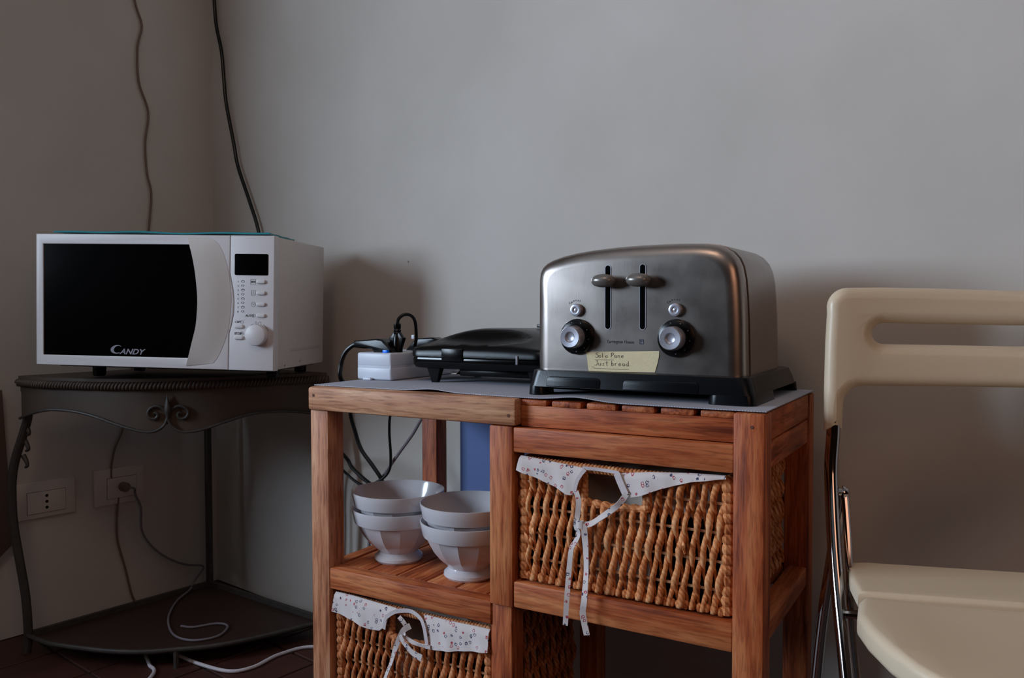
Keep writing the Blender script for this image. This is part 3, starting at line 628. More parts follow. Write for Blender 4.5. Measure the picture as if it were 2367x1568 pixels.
# ---------------------------------------------------------------- baskets
def strandgeo(zt, zb, ph, p, r0, r1, sides=7, dz=.0034, amp=.0042, zig=.0022, seed=0):
    rnd = random.Random(seed); n = max(4, int((zt-zb)/dz)); P, R_ = [], []; j0 = rnd.uniform(0, 6)
    for i in range(n+1):
        z = zt+(zb-zt)*i/n; c = math.cos(PI*z/p+ph); f = .5+.5*c
        P.append(Vector((zig*math.sin(PI*z/p+ph)+.0006*math.sin(z*170+j0), -amp*c, z))); R_.append(r0+(r1-r0)*f*(.9+.2*math.sin(z*90+j0))+.0001*math.sin(z*500+j0))
    N = len(P); Vv, Ff = [], []
    for i in range(N):
        for k in range(sides):
            a = 2*PI*k/sides+i*.35; e = 1+.09*math.cos(2*a+i*.5)
            Vv.append(P[i]+Vector((math.cos(a)*R_[i]*e, math.sin(a)*R_[i]*e, 0)))
    for i in range(N-1):
        for k in range(sides): k2 = (k+1) % sides; Ff.append([i*sides+k, i*sides+k2, (i+1)*sides+k2, (i+1)*sides+k])
    Ff.append(list(range(sides))[::-1]); Ff.append([(N-1)*sides+k for k in range(sides)]); return Vv, Ff
def beadtube(P, r, freq, n=8, sides=8, ex=.35):
    Q = resample(P, 1) if len(P) > 2 else P; L = sum((Vector(b)-Vector(a)).length for a, b in zip(P, P[1:])); k = max(4, int(L/freq*6)); Q = []
    acc = [0]
    for a, b in zip(P, P[1:]): acc.append(acc[-1]+(Vector(b)-Vector(a)).length)
    for i in range(k+1):
        s = L*i/k; j = max(jj for jj in range(len(acc)) if acc[jj] <= s+1e-9); j = min(j, len(P)-2); Q.append(Vector(P[j]).lerp(Vector(P[j+1]), (s-acc[j])/(acc[j+1]-acc[j])))
    return tubegeo(Q, lambda t: r*(1-ex+ex*abs(math.sin(PI*t*L/freq))**.6), sides, 1, raw=True)
def basket(name, label, x0, x1, y0, y1, z0, z1, hole, mt, seed):
    b = thing(name, label, 'basket', ((x0+x1)/2, (y0+y1)/2, z0)); off = root_off(b); p = .0335; hx0, hx1, hz0, hz1 = hole; rnd = random.Random(seed)
    # upright strands of the front, one object each, meshes shared
    H = z1-z0; full = []; short = []; top = []
    for k in range(6):
        for lst, a, c in ((full, z1-.004, z0+.004), (short, hz0-.002, z0+.004)):
            Vv, Ff = strandgeo(a, c, (k % 2)*PI, p, .0024, .0038+.0006*(k//2), zig=.0016, seed=seed*10+k)
            me = bpy.data.meshes.new('strand'); me.from_pydata([tuple(v-Vector((0, 0, off.z))) for v in Vv], [], Ff); me.update(); smooth(me, None); me.materials.append(mt); lst.append(me)
    n = int((x1-x0-.020)/.0067); xx = x0+.012
    for i in range(n+1):
        X = x0+.013+(x1-x0-.026)*i/n; me = (short if hx0-.003 < X < hx1+.003 else full)[(i % 2)+2*rnd.randrange(3)]
        o = bpy.data.objects.new('strand', me); C.objects.link(o); o.parent = b; o.location = (X-off.x+rnd.uniform(-.0008, .0008), y0-off.y+rnd.uniform(-.0006, .0006), 0)
    k = 0; z = z1-.030
    while z > z0+.01:
        if z > hz0+.002:
            tube('rod', [(x0+.004, y0, z), (hx0-.003, y0, z)], .0019, RODM, b, 6, 2); tube('rod', [(hx1+.003, y0, z), (x1-.003, y0, z)], .0019, RODM, b, 6, 2)
        else: tube('rod', [(x0+.004, y0, z+.001*math.sin(k)), ((x0+x1)/2, y0-.0008, z), (x1-.003, y0, z-.001)], .0019, RODM, b, 6, 3)
        z -= p; k += 1
    for X in (x0+.004, x1-.006):
        Vv, Ff = beadtube([(X, y0+.001, z1-.004), (X+.001, y0+.001, (z0+z1)/2), (X, y0+.001, z0+.004)], .0072, .0120, ex=.3); mesh('corner_braid', Vv, Ff, mt, b)
    parts = [lathegeo([(.0001, -.006), (.0036, -.004), (.0050, 0), (.0038, .004), (.0001, .006)], 8, (x0+.012+(x1-x0-.024)*i/30, y0-.001+rnd.uniform(-.001, .001), z0+.007+rnd.uniform(-.001, .002)), 'z') for i in range(31)]
    Vv, Ff = join(parts); o = mesh('bottom_border', Vv, Ff, mt, b); o['kind'] = 'stuff'
    # rim and handle frame
    Vv, Ff = beadtube([(x0+.004, y0+.002, z1-.003), (hx0-.01, y0+.001, z1-.005), (hx1+.01, y0+.001, z1-.006), (x1-.005, y0+.002, z1-.003), (x1-.004, y1-.004, z1-.003), (x0+.004, y1-.004, z1-.003), (x0+.004, y0+.004, z1-.003)], .0062, .0048, ex=.16, sides=10); mesh('rim', Vv, Ff, mt, b)
    for X in (hx0-.002, hx1+.002):
        Vv, Ff = beadtube([(X, y0-.001, z1-.006), (X, y0-.001, hz0-.004)], .0052, .0060, ex=.25); mesh('handle_side', Vv, Ff, mt, b)
    Vv, Ff = beadtube([(hx0-.003, y0-.001, hz0-.001), ((hx0+hx1)/2, y0-.002, hz0-.004), (hx1+.003, y0-.001, hz0-.001)], .0058, .0125, ex=.4); mesh('handle_border', Vv, Ff, mt, b)
    # the other three sides, woven the same way, joined
    parts = []
    for yy, zz in ((y1, 0),):
        m_ = int((x1-x0)/.0105)
        for i in range(m_+1):
            Vv, Ff = strandgeo(z1-.005, z0+.003, (i % 2)*PI, p, .0026, .0046, sides=5, dz=.007, seed=i); X = x0+.006+(x1-x0-.012)*i/m_; parts.append(([v+Vector((X, yy, 0)) for v in Vv], Ff))
    for X in (x0, x1):
        m_ = int((y1-y0)/.0105)
        for i in range(m_+1):
            Vv, Ff = strandgeo(z1-.005, z0+.003, (i % 2)*PI, p, .0026, .0046, sides=5, dz=.007, seed=i+50); Yv = y0+.006+(y1-y0-.012)*i/m_; s = -1 if X == x1 else 1
            parts.append(([Vector((X+s*v.y, Yv+v.x, v.z)) for v in Vv], Ff))
    Vv, Ff = join(parts); o = mesh('side_weave', Vv, Ff, mt, b); o['kind'] = 'stuff'
    # cloth lining, open on top
    g = .0075; L0 = []
    for a in ((x0+g, x1-g, y1-g-.001, y1-g), (x0+g, x0+g+.001, y0+g, y1-g), (x1-g-.001, x1-g, y0+g, y1-g)): L0.append(boxgeo(*a, z0+.008, z1-.002))
    L0.append(boxgeo(x0+g, x1-g, y0+g, y1-g, z0+.006, z0+.008)); L0.append(boxgeo(x0+g, x1-g, y0+g, y0+g+.001, z0+.008, hz0-.006))
    L0.append(boxgeo(x0+g, hx0-.004, y0+g, y0+g+.001, z0+.008, z1-.004)); L0.append(boxgeo(hx1+.004, x1-g, y0+g, y0+g+.001, z0+.008, z1-.004))
    Vv, Ff = join(L0); mesh('lining', Vv, Ff, LINER, b, sm=False)
    return b
BY = .0135
b1 = basket('wicker_basket', 'twisted straw basket in the upper right bay, lining tied in a long hanging bow', .363, .641, BY, .262, -.2412, -.0790, (.4570, .5350, -.1250, -.0880), STRAW, 3)
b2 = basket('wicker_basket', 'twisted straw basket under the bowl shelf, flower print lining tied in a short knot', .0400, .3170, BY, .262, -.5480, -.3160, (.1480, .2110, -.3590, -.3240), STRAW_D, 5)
YC = BY-.0105
o = clothstrip('lining_flap', [(.3660, -.0745), (.3948, -.0770), (.4443, -.0815), (.4576, -.0830)], [(.3620, -.0934), (.3916, -.1012), (.4198, -.1101), (.4371, -.1176), (.4440, -.1166), (.4485, -.1080)], YC, CLOTH, b1, seed=1, flare=.002)
o = clothstrip('lining_flap', [(.5040, -.0845), (.5422, -.0795), (.5955, -.0755), (.6350, -.0745)], [(.5215, -.1115), (.5330, -.1085), (.5586, -.0975), (.5955, -.0850), (.6370, -.0775)], YC, CLOTH, b1, seed=4, flare=.002)
Vv, Ff = ribbongeo([(.5030, YC-.001, -.0840), (.5090, YC-.0022, -.0960), (.5160, YC-.0035, -.1085)], .0085); mesh('lining_hem', Vv, Ff, HEM, b1)
Vv, Ff = ribbongeo([(.4560, YC+.001, -.0820), (.4800, YC+.003, -.0825), (.5050, YC+.001, -.0835)], .0042); mesh('lining_hem', Vv, Ff, HEM, b1)
Vv, Ff = ribbongeo([(.4600, YC+.0005, -.0835), (.4545, YC-.001, -.0905), (.4500, YC-.0022, -.0990), (.4470, YC-.003, -.1110)], .0050); mesh('lining_hem', Vv, Ff, HEM, b1)
YT = YC-.0045
def tie(par, P, wd, tw=None): Vv, Ff = ribbongeo([(a, YT+(c if c else 0), b) for a, b, c in P], wd, .0011, 7, tw); return mesh('tie', Vv, Ff, CLOTH, par)
tie(b1, [(.4490, -.1110, .002), (.4528, -.1230, .001), (.4522, -.1380, 0), (.4500, -.1545, 0), (.4535, -.1640, 0), (.4500, -.1740, -.001), (.4440, -.1850, -.001), (.4410, -.2135, -.002), (.4425, -.2463, -.011), (.4405, -.2786, -.011)], .0066, lambda t_: .35*math.sin(t_*9))
tie(b1, [(.5170, -.1070, .001), (.5090, -.1190, 0), (.5009, -.1265, 0), (.4837, -.1400, 0), (.4700, -.1495, -.001), (.4560, -.1520, -.0015)], .0072, lambda t_: .5*math.sin(t_*7))
tie(b1, [(.4615, -.1500, -.003), (.4632, -.1640, -.003), (.4650, -.1850, -.003), (.4655, -.2100, -.003), (.4670, -.2417, -.012), (.4650, -.2590, -.012), (.4705, -.2848, -.012)], .0078, lambda t_: .3*math.sin(t_*8+1))
Vv, Ff = loft([[Vector((.4565+a*.0052, YT-.0025+b*.0030, -.1515+c)) for a, b in [(math.cos(k*PI/5), math.sin(k*PI/5)) for k in range(10)]] for c in (-.0048, -.002, .002, .0048)]); mesh('tie_knot', Vv, Ff, CLOTH, b1)
for nm, lb, x0_, x1_, zt in (('folded_cloth', 'pale cloth folded inside the upper right basket, seen through its handle hole', .385, .622, -.0885), ('folded_cloth', 'pale cloth folded inside the lower left basket, seen through its handle hole', .060, .300, -.3270)):
    V, F = [], []; nx, nz = 24, 10; yf = BY+.042; zb_ = zt-.105
    for s_ in (0, 1):
        for j in range(nz+1):
            for i in range(nx+1):
                u, v = i/nx, j/nz; bul = .012*math.sin(PI*min(1, v*1.0+.05))+.003*math.sin(u*19+v*4)+.002*math.sin(u*41)
                V.append(Vector((x0_+(x1_-x0_)*u, (yf-bul if s_ == 0 else BY+.20+.01*math.sin(u*9)), zb_+(zt-zb_)*v-(.004*math.sin(u*13)**2 if v > .9 else 0))))
    K = (nx+1)*(nz+1)
    for j in range(nz):
        for i in range(nx): a = j*(nx+1)+i; c_ = a+nx+1; F += [[a, a+1, c_+1, c_], [K+a, K+c_, K+c_+1, K+a+1]]
    for i in range(nx): a = nz*(nx+1)+i; F += [[i, K+i, K+i+1, i+1], [a, a+1, K+a+1, K+a]]
    for j in range(nz): a = j*(nx+1); F += [[a, a+nx+1, K+a+nx+1, K+a]]; a += nx; F += [[a, K+a, K+a+nx+1, a+nx+1]]
    tag(mesh(nm, V, F, LINER), lb, 'cloth')
# loose straw ends
for P in ([(.372, YC+.002, -.177), (.377, YC-.004, -.1770), (.383, YC-.006, -.1850), (.390, YC-.002, -.1960)], [(.384, YC+.002, -.168), (.3875, YC-.004, -.172), (.3890, YC-.004, -.180)], [(.5850, YC+.003, -.158), (.5880, YC-.004, -.160), (.5900, YC-.003, -.170)]):
    Vv, Ff = ribbongeo(P, lambda t_: .0050*(1-.5*t_), .0008, 5, lambda t_: t_*1.2); mesh('loose_straw', Vv, Ff, STRAW, b1)
# lower basket cloth
clothstrip('lining_flap', [(.0420, -.3110), (.0783, -.3112), (.1199, -.3135), (.1537, -.3150), (.1660, -.3165)], [(.0400, -.3390), (.0737, -.3450), (.1113, -.3530), (.1310, -.3515), (.1400, -.3430), (.1470, -.3300)], YC, CLOTH, b2, seed=2, flare=.003)
clothstrip('lining_flap', [(.2080, -.3150), (.2511, -.3160), (.2940, -.3150), (.3175, -.3150)], [(.2215, -.3600), (.2509, -.3560), (.2869, -.3490), (.3180, -.3440)], YC, CLOTH, b2, seed=6, flare=.003, hemrow=1)
Vv, Ff = ribbongeo([(.1400, YC-.003, -.3470), (.1430, YC-.003, -.3340), (.1500, YC-.002, -.3240), (.1640, YC, -.3170), (.1850, YC+.002, -.3140), (.2040, YC-.001, -.3190), (.2120, YC-.003, -.3290), (.2160, YC-.004, -.3420), (.2190, YC-.0045, -.3590)], .0058); mesh('lining_hem', Vv, Ff, HEM, b2)
tie(b2, [(.2240, -.3560, 0), (.2050, -.3560, 0), (.1893, -.3535, 0), (.1800, -.3480, -.002), (.1830, -.3420, -.004)], .0060, lambda t_: .4*math.sin(t_*8))
tie(b2, [(.1880, -.3330, .002), (.1810, -.3380, -.003), (.1750, -.3480, -.004), (.1690, -.3600, -.004), (.1620, -.3760, -.003), (.1560, -.3920, -.002), (.1490, -.4070, -.002), (.1420, -.4250, -.002)], lambda t_: .0085*(1-.3*t_), lambda t_: .4*math.sin(t_*6))
tie(b2, [(.1760, -.3465, -.005), (.1800, -.3540, -.005), (.1930, -.3650, -.005), (.2020, -.3690, -.005), (.2130, -.3720, -.005)], lambda t_: .0055+.0045*t_)
tie(b2, [(.1660, -.3250, .004), (.1740, -.3300, .003), (.1800, -.3360, .003)], .0060, lambda t_: .8)
# ---------------------------------------------------------------- microwave
mwang = math.radians(23.4)
mw = thing('microwave_oven', 'white microwave oven with black door glass, standing on the corner table', 'microwave', (-.305, .214, -.0015), 0, world=False)
mw.rotation_euler = Matrix.Rotation(mwang, 3, 'Z').to_euler(); mw.rotation_euler = (Matrix.Rotation(mwang, 3, 'Z') @ Matrix.Rotation(math.radians(1.25), 3, 'Y')).to_euler()
MW, MH, MD = .4985, .2620, .275
def mx(px, pz=None): return (px-630)/550*MW
def mz(px, py): # height above the bottom edge
    yb = 843+(px-82)/548*15.5; yt = 538.5+(px-82)/548*7; return (yb-py)/(yb-yt)*MH
def mp(px, py): return (mx(px), mz(px, py))
box('casing', -MW+.002, -.0005, .020, MD, 0.001, MH-.001, MSIDE, mw, bev=.003)
# control column and door, split by the curved seam
seam = [(531, 545), (530.5, 690), (535, 715), (539, 740), (540, 760)]
seam = [(531.5, 541), (530.5, 630), (534, 648), (538.5, 672), (540.5, 695), (539.5, 725), (535, 750), (529.5, 770), (528.5, 862)]
sp = [mp(*q) for q in seam]; sp[0] = (sp[0][0], MH); sp[-1] = (sp[-1][0], 0)
V, F = platgeo([[(0, 0), (0, MH)] + [(a+.0006, b) for a, b in sp]], 0, .022, .0018); mesh('control_panel', V, F, MWHITE, mw)
arcpts = [(441, 565), (449, 590), (457, 625), (462, 660), (464.5, 690), (463.5, 720), (459.5, 755), (453, 785), (446, 808), (440, 828)]
arcpts = [(v.x, v.y) for v in resample([(a, b, 0) for a, b in arcpts], 4)]
hw = [mp(97, 562)]+[mp(*q) for q in arcpts]+[mp(97, 820)]
V, F = platgeo([[(-MW, 0), (-MW, MH)] + [(a-.0006, b) for a, b in sp], hw], 0, .022, .0018); door = mesh('door', V, F, MWHITE, mw)
cxw = sum(a for a, b in hw)/len(hw); czw = sum(b for a, b in hw)/len(hw)
V, F = platgeo([hw], .0022, .020, 0); mesh('door_glass', V, F, GLASSB, door)
# crescent handle: swells forward between the two arcs
outer = [(484, 550), (503, 562), (517, 590), (527, 625), (531, 655), (534, 690), (532, 725), (528, 760), (518, 795), (505, 825), (494, 840)]
inner = [(436, 548), (443, 570), (450, 590), (458, 625), (463, 660), (465.5, 690), (464.5, 720), (460.5, 755), (450, 795), (441, 825), (433, 846)]
inner = [(v.x, v.y) for v in resample([(a, b, 0) for a, b in inner], 4)]; outer = [(v.x, v.y) for v in resample([(a, b, 0) for a, b in outer], 4)]
V, F = [], []; nn = 10
for i, (a, b) in enumerate(zip(inner, outer)):
    A, B = mp(*a), mp(*b); s = math.sin(PI*(i+.3)/(len(inner)-.4))
    for k in range(nn+1):
        u = k/nn; y = -.0005-(.0140*s**.7)*(1-u)**1.3-.003*s*math.sin(PI*u)
        V.append(Vector((A[0]+(B[0]-A[0])*u, y, A[1]+(B[1]-A[1])*u)))
n0 = len(V)
for i, (a, b) in enumerate(zip(inner, outer)):
    A, B = mp(*a), mp(*b)
    for k in (0, nn): V.append(Vector(((A if k == 0 else B)[0], .006, (A if k == 0 else B)[1])))
m_ = len(inner)
for i in range(m_-1):
    for k in range(nn): q = i*(nn+1)+k; F.append([q, q+1, q+nn+2, q+nn+1])
    F.append([i*(nn+1), (i+1)*(nn+1), n0+2*i+2, n0+2*i]); F.append([i*(nn+1)+nn, n0+2*i+1, n0+2*i+3, (i+1)*(nn+1)+nn]); F.append([n0+2*i, n0+2*i+2, n0+2*i+3, n0+2*i+1])
F.append([k for k in range(nn+1)][::-1]+[n0, n0+1]); F.append([(m_-1)*(nn+1)+k for k in range(nn+1)]+[n0+2*m_-1, n0+2*m_-2])
hd = mesh('door_handle', V, F, MHANDLE, door, angle=.8)
# brand lettering on the glass
a, b = mp(277, 820)
Lg = [textgeo('ANDY', .0150, a, .0018, b+.0012, shear=.35, bold=.0004, sx=1.18)]
c0 = mp(270, 808); oc, ic = [], []
for k in range(19):
    th = math.radians(48+k*14.5); oc.append((c0[0]+.0128*math.cos(th)+.0036*math.sin(th)*.5, c0[1]+.0086*math.sin(th)))
    ic.append((c0[0]+.0026+.0100*math.cos(th)*.84+.0036*math.sin(th)*.5, c0[1]+.0002+.0070*math.sin(th)))
Lg.append(platgeo([oc+ic[::-1]], .0015, .0019))
V, F = join(Lg); mesh('lettering', V, F, LOGO, mw)
V, F = platgeo([rrect(mx(541.5), mx(616.5), mz(580, 636.5), mz(580, 587), .003)], -.0008, .002, .0002); mesh('display', V, F, GLASSB, mw)
for py in (651.5, 677.5, 703.5, 729.5):
    V, F = platgeo([rrect(mx(591), mx(611.5), mz(601, py+4.6), mz(601, py-4.6), .0035)], -.0035, .001, .0022, 3); mesh('button', V, F, MWHITE, mw)
for py in (754.5, 780.5):
    V, F = platgeo([rrect(mx(542), mx(562.5), mz(552, py+4.6), mz(552, py-4.6), .0035)], -.0035, .001, .0022, 3); mesh('button', V, F, MWHITE, mw)
dc = mp(594, 774.5)
lathe('dial', [(.0208, .001), (.0208, -.0105), (.0200, -.0125), (.0185, -.0135), (.0001, -.0138)], MWHITE, mw, 40, (dc[0], 0, dc[1]), 'y')
T_ = []
def tx(s, px, py, size, **k): a, b = mp(px, py); T_.append(textgeo(s, size, a, -.0002, b, **k))
for k in range(8):
    py = 653+k*9.9; tx(str(k+1), 548, py, .0052)
    a, b = mp(560, py-2.5); w_ = .0034
    T_.append(strokegeo([[(a-w_, b+.001), (a-w_*.6, b-.0018), (a+w_*.6, b-.0018), (a+w_, b+.001), (a-w_, b+.001)], [(a-.001, b+.001), (a, b+.0025), (a+.0018, b+.0018)]] if k % 2 == 0 else [[(a-w_, b), (a-.001, b+.0022), (a+.002, b+.001), (a+.001, b-.0018), (a-.002, b-.001), (a-w_, b)], [(a+.001, b), (a+w_, b+.0012)]], -.0001, .00032))
def icon(lines, px, py):
    a, b = mp(px, py); T_.append(strokegeo([[(a+u, b+v) for u, v in l] for l in lines], -.0001, .00028))
circ = lambda r: [(r*math.cos(k*PI/5), r*math.sin(k*PI/5)) for k in range(11)]
sq = lambda r: [(-r, -r), (-r, r), (r, r), (r, -r), (-r, -r)]
icon([[(-.005, -.0045), (-.005, .0045)], [(-.005, .0045), (.005, .0045)], [(.005, .0045), (.005, -.0045)], [(.005, -.0045), (-.005, -.0045)]], 583, 651.5); tx('MW', 578.5, 653.5, .0048, bold=.0002)
icon([[(-.004, -.0045), (-.004, .0045)], [(-.004, .0045), (.004, .0045)], [(.004, .0045), (.004, -.0025)], [(.004, -.0025), (.002, -.0045)], [(.002, -.0045), (-.004, -.0045)], [(-.002, .002), (.0022, .002)], [(-.002, 0), (.0022, 0)], [(-.002, -.002), (.0022, -.002)]], 584, 677.5)
icon([circ(.0045), [(-.002, .0015), (0, -.001)], [(0, -.001), (.0025, .0018)]], 584, 703.5)
tx('AUTO', 566.5, 732, .0062, bold=.0001); icon([circ(.0032)], 585, 729.5)
tx('+30"', 542, 746.5, .0062, bold=.0001); icon([circ(.0032), [(0, -.0015), (0, .0015)]], 559, 744.5)
tx('STOP', 542, 773, .0060, bold=.0002); icon([circ(.0032), [(-.0015, -.001), (.0, .0015)], [(0, .0015), (.0015, -.001)], [(.0015, -.001), (-.0015, -.001)]], 559, 770.5)
icon([[(-.002, -.0025), (-.002, .0025)], [(-.002, .0025), (.0012, .0025)], [(.0012, .0025), (.0012, -.0025)], [(.0012, -.0025), (-.002, -.0025)]], 590.5, 746.5); icon([[(-.002, -.003), (.002, .003)]], 596, 746.5); icon([[(-.0015, -.0025), (.0015, -.0025)], [(0, -.0025), (0, .002)], [(-.0012, .0015), (.0012, .0015)]], 601, 746.5)
for a0, a1 in ((112, 140), (20, 62)): T_.append(strokegeo([[(dc[0]+.0232*math.cos(math.radians(a0+(a1-a0)*k/5)), dc[1]+.0232*math.sin(math.radians(a0+(a1-a0)*k/5))) for k in range(6)]], -.0001, .0004))
V, F = join(T_); mesh('panel_print', V, F, INK, mw)
for X, Z in ((-.05, .0), (-MW+.06, .0)):
    for Yv in (.085, MD-.04):
        h = .022 if X > -.2 else .030
        lathe('foot', [(.011, -h), (.013, -h+.003), (.014, .002)], BLACK, mw, 16, (X, Yv+.03, 0))
V, F = boxgeo(-MW+.03, -.02, .03, MD-.01, -.004, .003, .001); mesh('underside', V, F, BLACK, mw)
for Yv, Zv in ((.055, .0085), (.135, .013)):
    lathe('side_screw', [(.0001, .0010), (.0030, .0006), (.0034, -.0005)], SILVER, mw, 12, (0, Yv, Zv), 'x')
V, F = boxgeo(-.0008, .0003, .085, .245, .0350, .0410, .0001); mesh('side_groove', V, F, mat('faint side mark', (186, 178, 176), .6), mw)
# teal cloth on top
V, F = [], []; nx, ny = 40, 12
for s in (0, 1):
    for j in range(ny+1):
        for i in range(nx+1):
            u, v = i/nx, j/ny; X = mx(112)+u*(mx(614)-mx(112))-.010*v*u; Yv = .012-.003*math.sin(u*7)+v*.150
            Zl = MH+.0022+.0018*math.sin(u*9+1)**2*(1-v)+.0012*math.sin(v*9+u*5)**2
            V.append(Vector((X, Yv, Zl+(.0030 if s else 0))))
K = (nx+1)*(ny+1)
for j in range(ny):
    for i in range(nx): a = j*(nx+1)+i; b = a+nx+1; F += [[a, b, b+1, a+1], [K+a, K+a+1, K+b+1, K+b]]
for i in range(nx): a = ny*(nx+1)+i; F += [[i, i+1, K+i+1, K+i], [a, K+a, K+a+1, a+1]]
for j in range(ny): a = j*(nx+1); F += [[a, K+a, K+a+nx+1, a+nx+1]]; a += nx; F += [[a, a+nx+1, K+a+nx+1, K+a]]
mwM = Matrix.Translation(Vector((-.305, .214, -.0015))) @ (Matrix.Rotation(mwang, 4, 'Z') @ Matrix.Rotation(math.radians(1.25), 4, 'Y'))
tag(mesh('folded_cloth', [mwM @ v for v in V], F, TEAL), 'teal cloth lying flat on top of the microwave', 'cloth')

# ---------------------------------------------------------------- corner table
BAR = [(-.9385, .0817), (-.856, .0802), (-.8008, .0911), (-.7024, .1197), (-.6352, .1536), (-.5871, .1942), (-.5451, .2341), (-.5129, .2765), (-.4752, .3501), (-.4363, .4421), (-.412, .475)]
BK = (-.8733, .5198)
ct = thing('corner_table', 'taupe metal corner table with a wavy apron and scroll ornament, in the dark corner', 'table', (-.70, .30, -FZ))
Sx = [0]
for a, b in zip(BAR, BAR[1:]): Sx.append(Sx[-1]+math.hypot(b[0]-a[0], b[1]-a[1]))
fine = resample([(a, b, 0) for a, b in BAR], 8); fs = [0]
for a, b in zip(fine, fine[1:]): fs.append(fs[-1]+(b-a).length)
def cur(s, off=0):
    s = min(max(s, 0), fs[-1]-1e-6); j = 0
    while j < len(fs)-2 and fs[j+1] < s: j += 1
    p = fine[j].lerp(fine[j+1], (s-fs[j])/(fs[j+1]-fs[j])); T = (fine[min(j+3, len(fine)-1)]-fine[max(j-2, 0)]).normalized(); return p+Vector((T.y, -T.x, 0))*off
LEN = fs[-1]
def sheet(z0, z1, name, m, grow=0, n=60):
    ring = [cur(LEN*i/n, grow) for i in range(n+1)]+[Vector((BK[0], BK[1], 0))]
    V = [Vector((p.x, p.y, z0)) for p in ring]+[Vector((p.x, p.y, z1)) for p in ring]; K = len(ring)
    F = [list(range(K))[::-1], [K+i for i in range(K)]]+[[i, (i+1) % K, K+(i+1) % K, K+i] for i in range(K)]; return mesh(name, V, F, m, ct, angle=.5)
sheet(-.0330, -.0245, 'tabletop', SHEET, .006)
ROD = [(0.0, -.1180), (0.0381, -0.1072), (0.085, -0.0968), (0.1212, -0.0927), (0.1719, -0.0948), (0.2207, -0.1034), (0.2699, -0.1189), (0.3073, -0.1304), (0.3336, -0.1354), (0.3504, -0.134), (0.366, -0.1244), (0.3736, -0.1092), (0.3730, -0.0974), (.3655, -.0870), (.3540, -.0820), (.3420, -.0860), (.3365, -.0960), (.3400, -.1060), (.3500, -.1085), (.3560, -.1020), (.3530, -.0960), (.3475, -.0975)]
ROD2 = [(.7100, -.1240), (0.6973, -0.1203), (0.6591, -0.1121), (0.5993, -0.1057), (0.5421, -0.1073), (0.4876, -0.1203), (0.4445, -0.1336), (0.4144, -0.1379), (0.3976, -0.1354), (0.3831, -0.1249), (0.3765, -0.111), (0.3775, -0.0974), (.3850, -.0880), (.3975, -.0830), (.4100, -.0870), (.4160, -.0965), (.4110, -.1070), (.4010, -.1095), (.3945, -.1030), (.3975, -.0965), (.4030, -.0985)]
def interp(P, s):
    for (a, b), (c, d) in zip(P, P[1:]):
        if a <= s <= c: return b+(d-b)*(s-a)/(c-a)
    return P[-1][1]
low = [(0, -.118), (.0381, -.1072), (.085, -.0968), (.1212, -.0927), (.1719, -.0948), (.2207, -.1034), (.2699, -.1189), (.3073, -.1304), (.3336, -.1354), (.36, -.130), (.3745, -.118), (.39, -.131), (.4144, -.1379), (.4445, -.1336), (.4876, -.1203), (.5421, -.1073), (.5993, -.1057), (.6591, -.1121), (.8, -.124)]
V, F = [], []; n = 110
for i in range(n+1):
    s = LEN*i/n; z = interp(low, s)
    for off in (.0005, -.0012):
        p = cur(s, off); V += [Vector((p.x, p.y, -.033)), Vector((p.x, p.y, z))]
for i in range(n):
    a = i*4; b = a+4; F += [[a, a+1, b+1, b], [a+2, b+2, b+3, a+3], [a+1, a+3, b+3, b+1], [a, b, b+2, a+2]]
F += [[0, 2, 3, 1], [n*4, n*4+1, n*4+3, n*4+2]]
mesh('apron', V, F, SHEET, ct, angle=.7)
for P in (ROD, ROD2):
    pts = [cur(s, .0045)+Vector((0, 0, z)) for s, z in P]; V, F = tubegeo(pts, lambda t_: .0032 if t_ < .93 else .0032*(1-.4*(t_-.93)/.07), 8, 5); mesh('scroll_rod', V, F, IRON, ct)
pc = cur(.3750, .006)
V, F = lathegeo([(.0002, .046), (.0020, .038), (.0050, .028), (.0078, .016), (.0080, .010), (.0055, .003), (.0030, -.004), (.0018, -.012), (.0001, -.013)], 16)
V = [Vector((pc.x+v.x, pc.y+v.y*.7, -.1020+v.z)) for v in V]; mesh('fleur', V, F, IRON, ct)
# rope moulding: two twisted strands along the top edge
parts = []
for k in range(2):
    pts = []
    for i in range(1200):
        s = LEN*i/1199; a = 2*PI*s/.0150+k*PI; p = cur(s, .0065+.0042*math.cos(a)); pts.append(Vector((p.x, p.y, -.0395+.0052*math.sin(a))))
    parts.append(tubegeo(pts, .0040, 6, 1, raw=True))
V, F = join(parts); mesh('rope_moulding', V, F, SHEET, ct, angle=None)
V, F = tubegeo([cur(LEN*i/50, .001)+Vector((0, 0, -.6)) for i in range(51)], .0050, 10, 1, raw=True); mesh('shelf_rail', V, F, IRON, ct)
Lp, Rp = cur(0), cur(LEN)
for P in ((Lp, BK), (Rp, BK)):
    a = Vector((P[0][0], P[0][1], 0)); b = Vector((BK[0], BK[1], 0)); d = (b-a).normalized(); sd = Vector((-d.y, d.x, 0))*.005
    for z0, z1 in ((-.612, -.594), (-.060, -.033)):
        V = [a-sd, a+sd, b+sd, b-sd]; V = [v+Vector((0, 0, z0)) for v in V]+[v+Vector((0, 0, z1)) for v in V]
        mesh('shelf_rail' if z0 < -.3 else 'top_rail', V, [[3, 2, 1, 0], [4, 5, 6, 7], [0, 1, 5, 4], [1, 2, 6, 5], [2, 3, 7, 6], [3, 0, 4, 7]], IRON, ct)
sheet(-.6085, -.6055, 'shelf', TABLETOP, -.004)
box('leg', BK[0]-.007, BK[0]+.007, BK[1]-.007, BK[1]+.007, -FZ, -.033, IRON, ct)
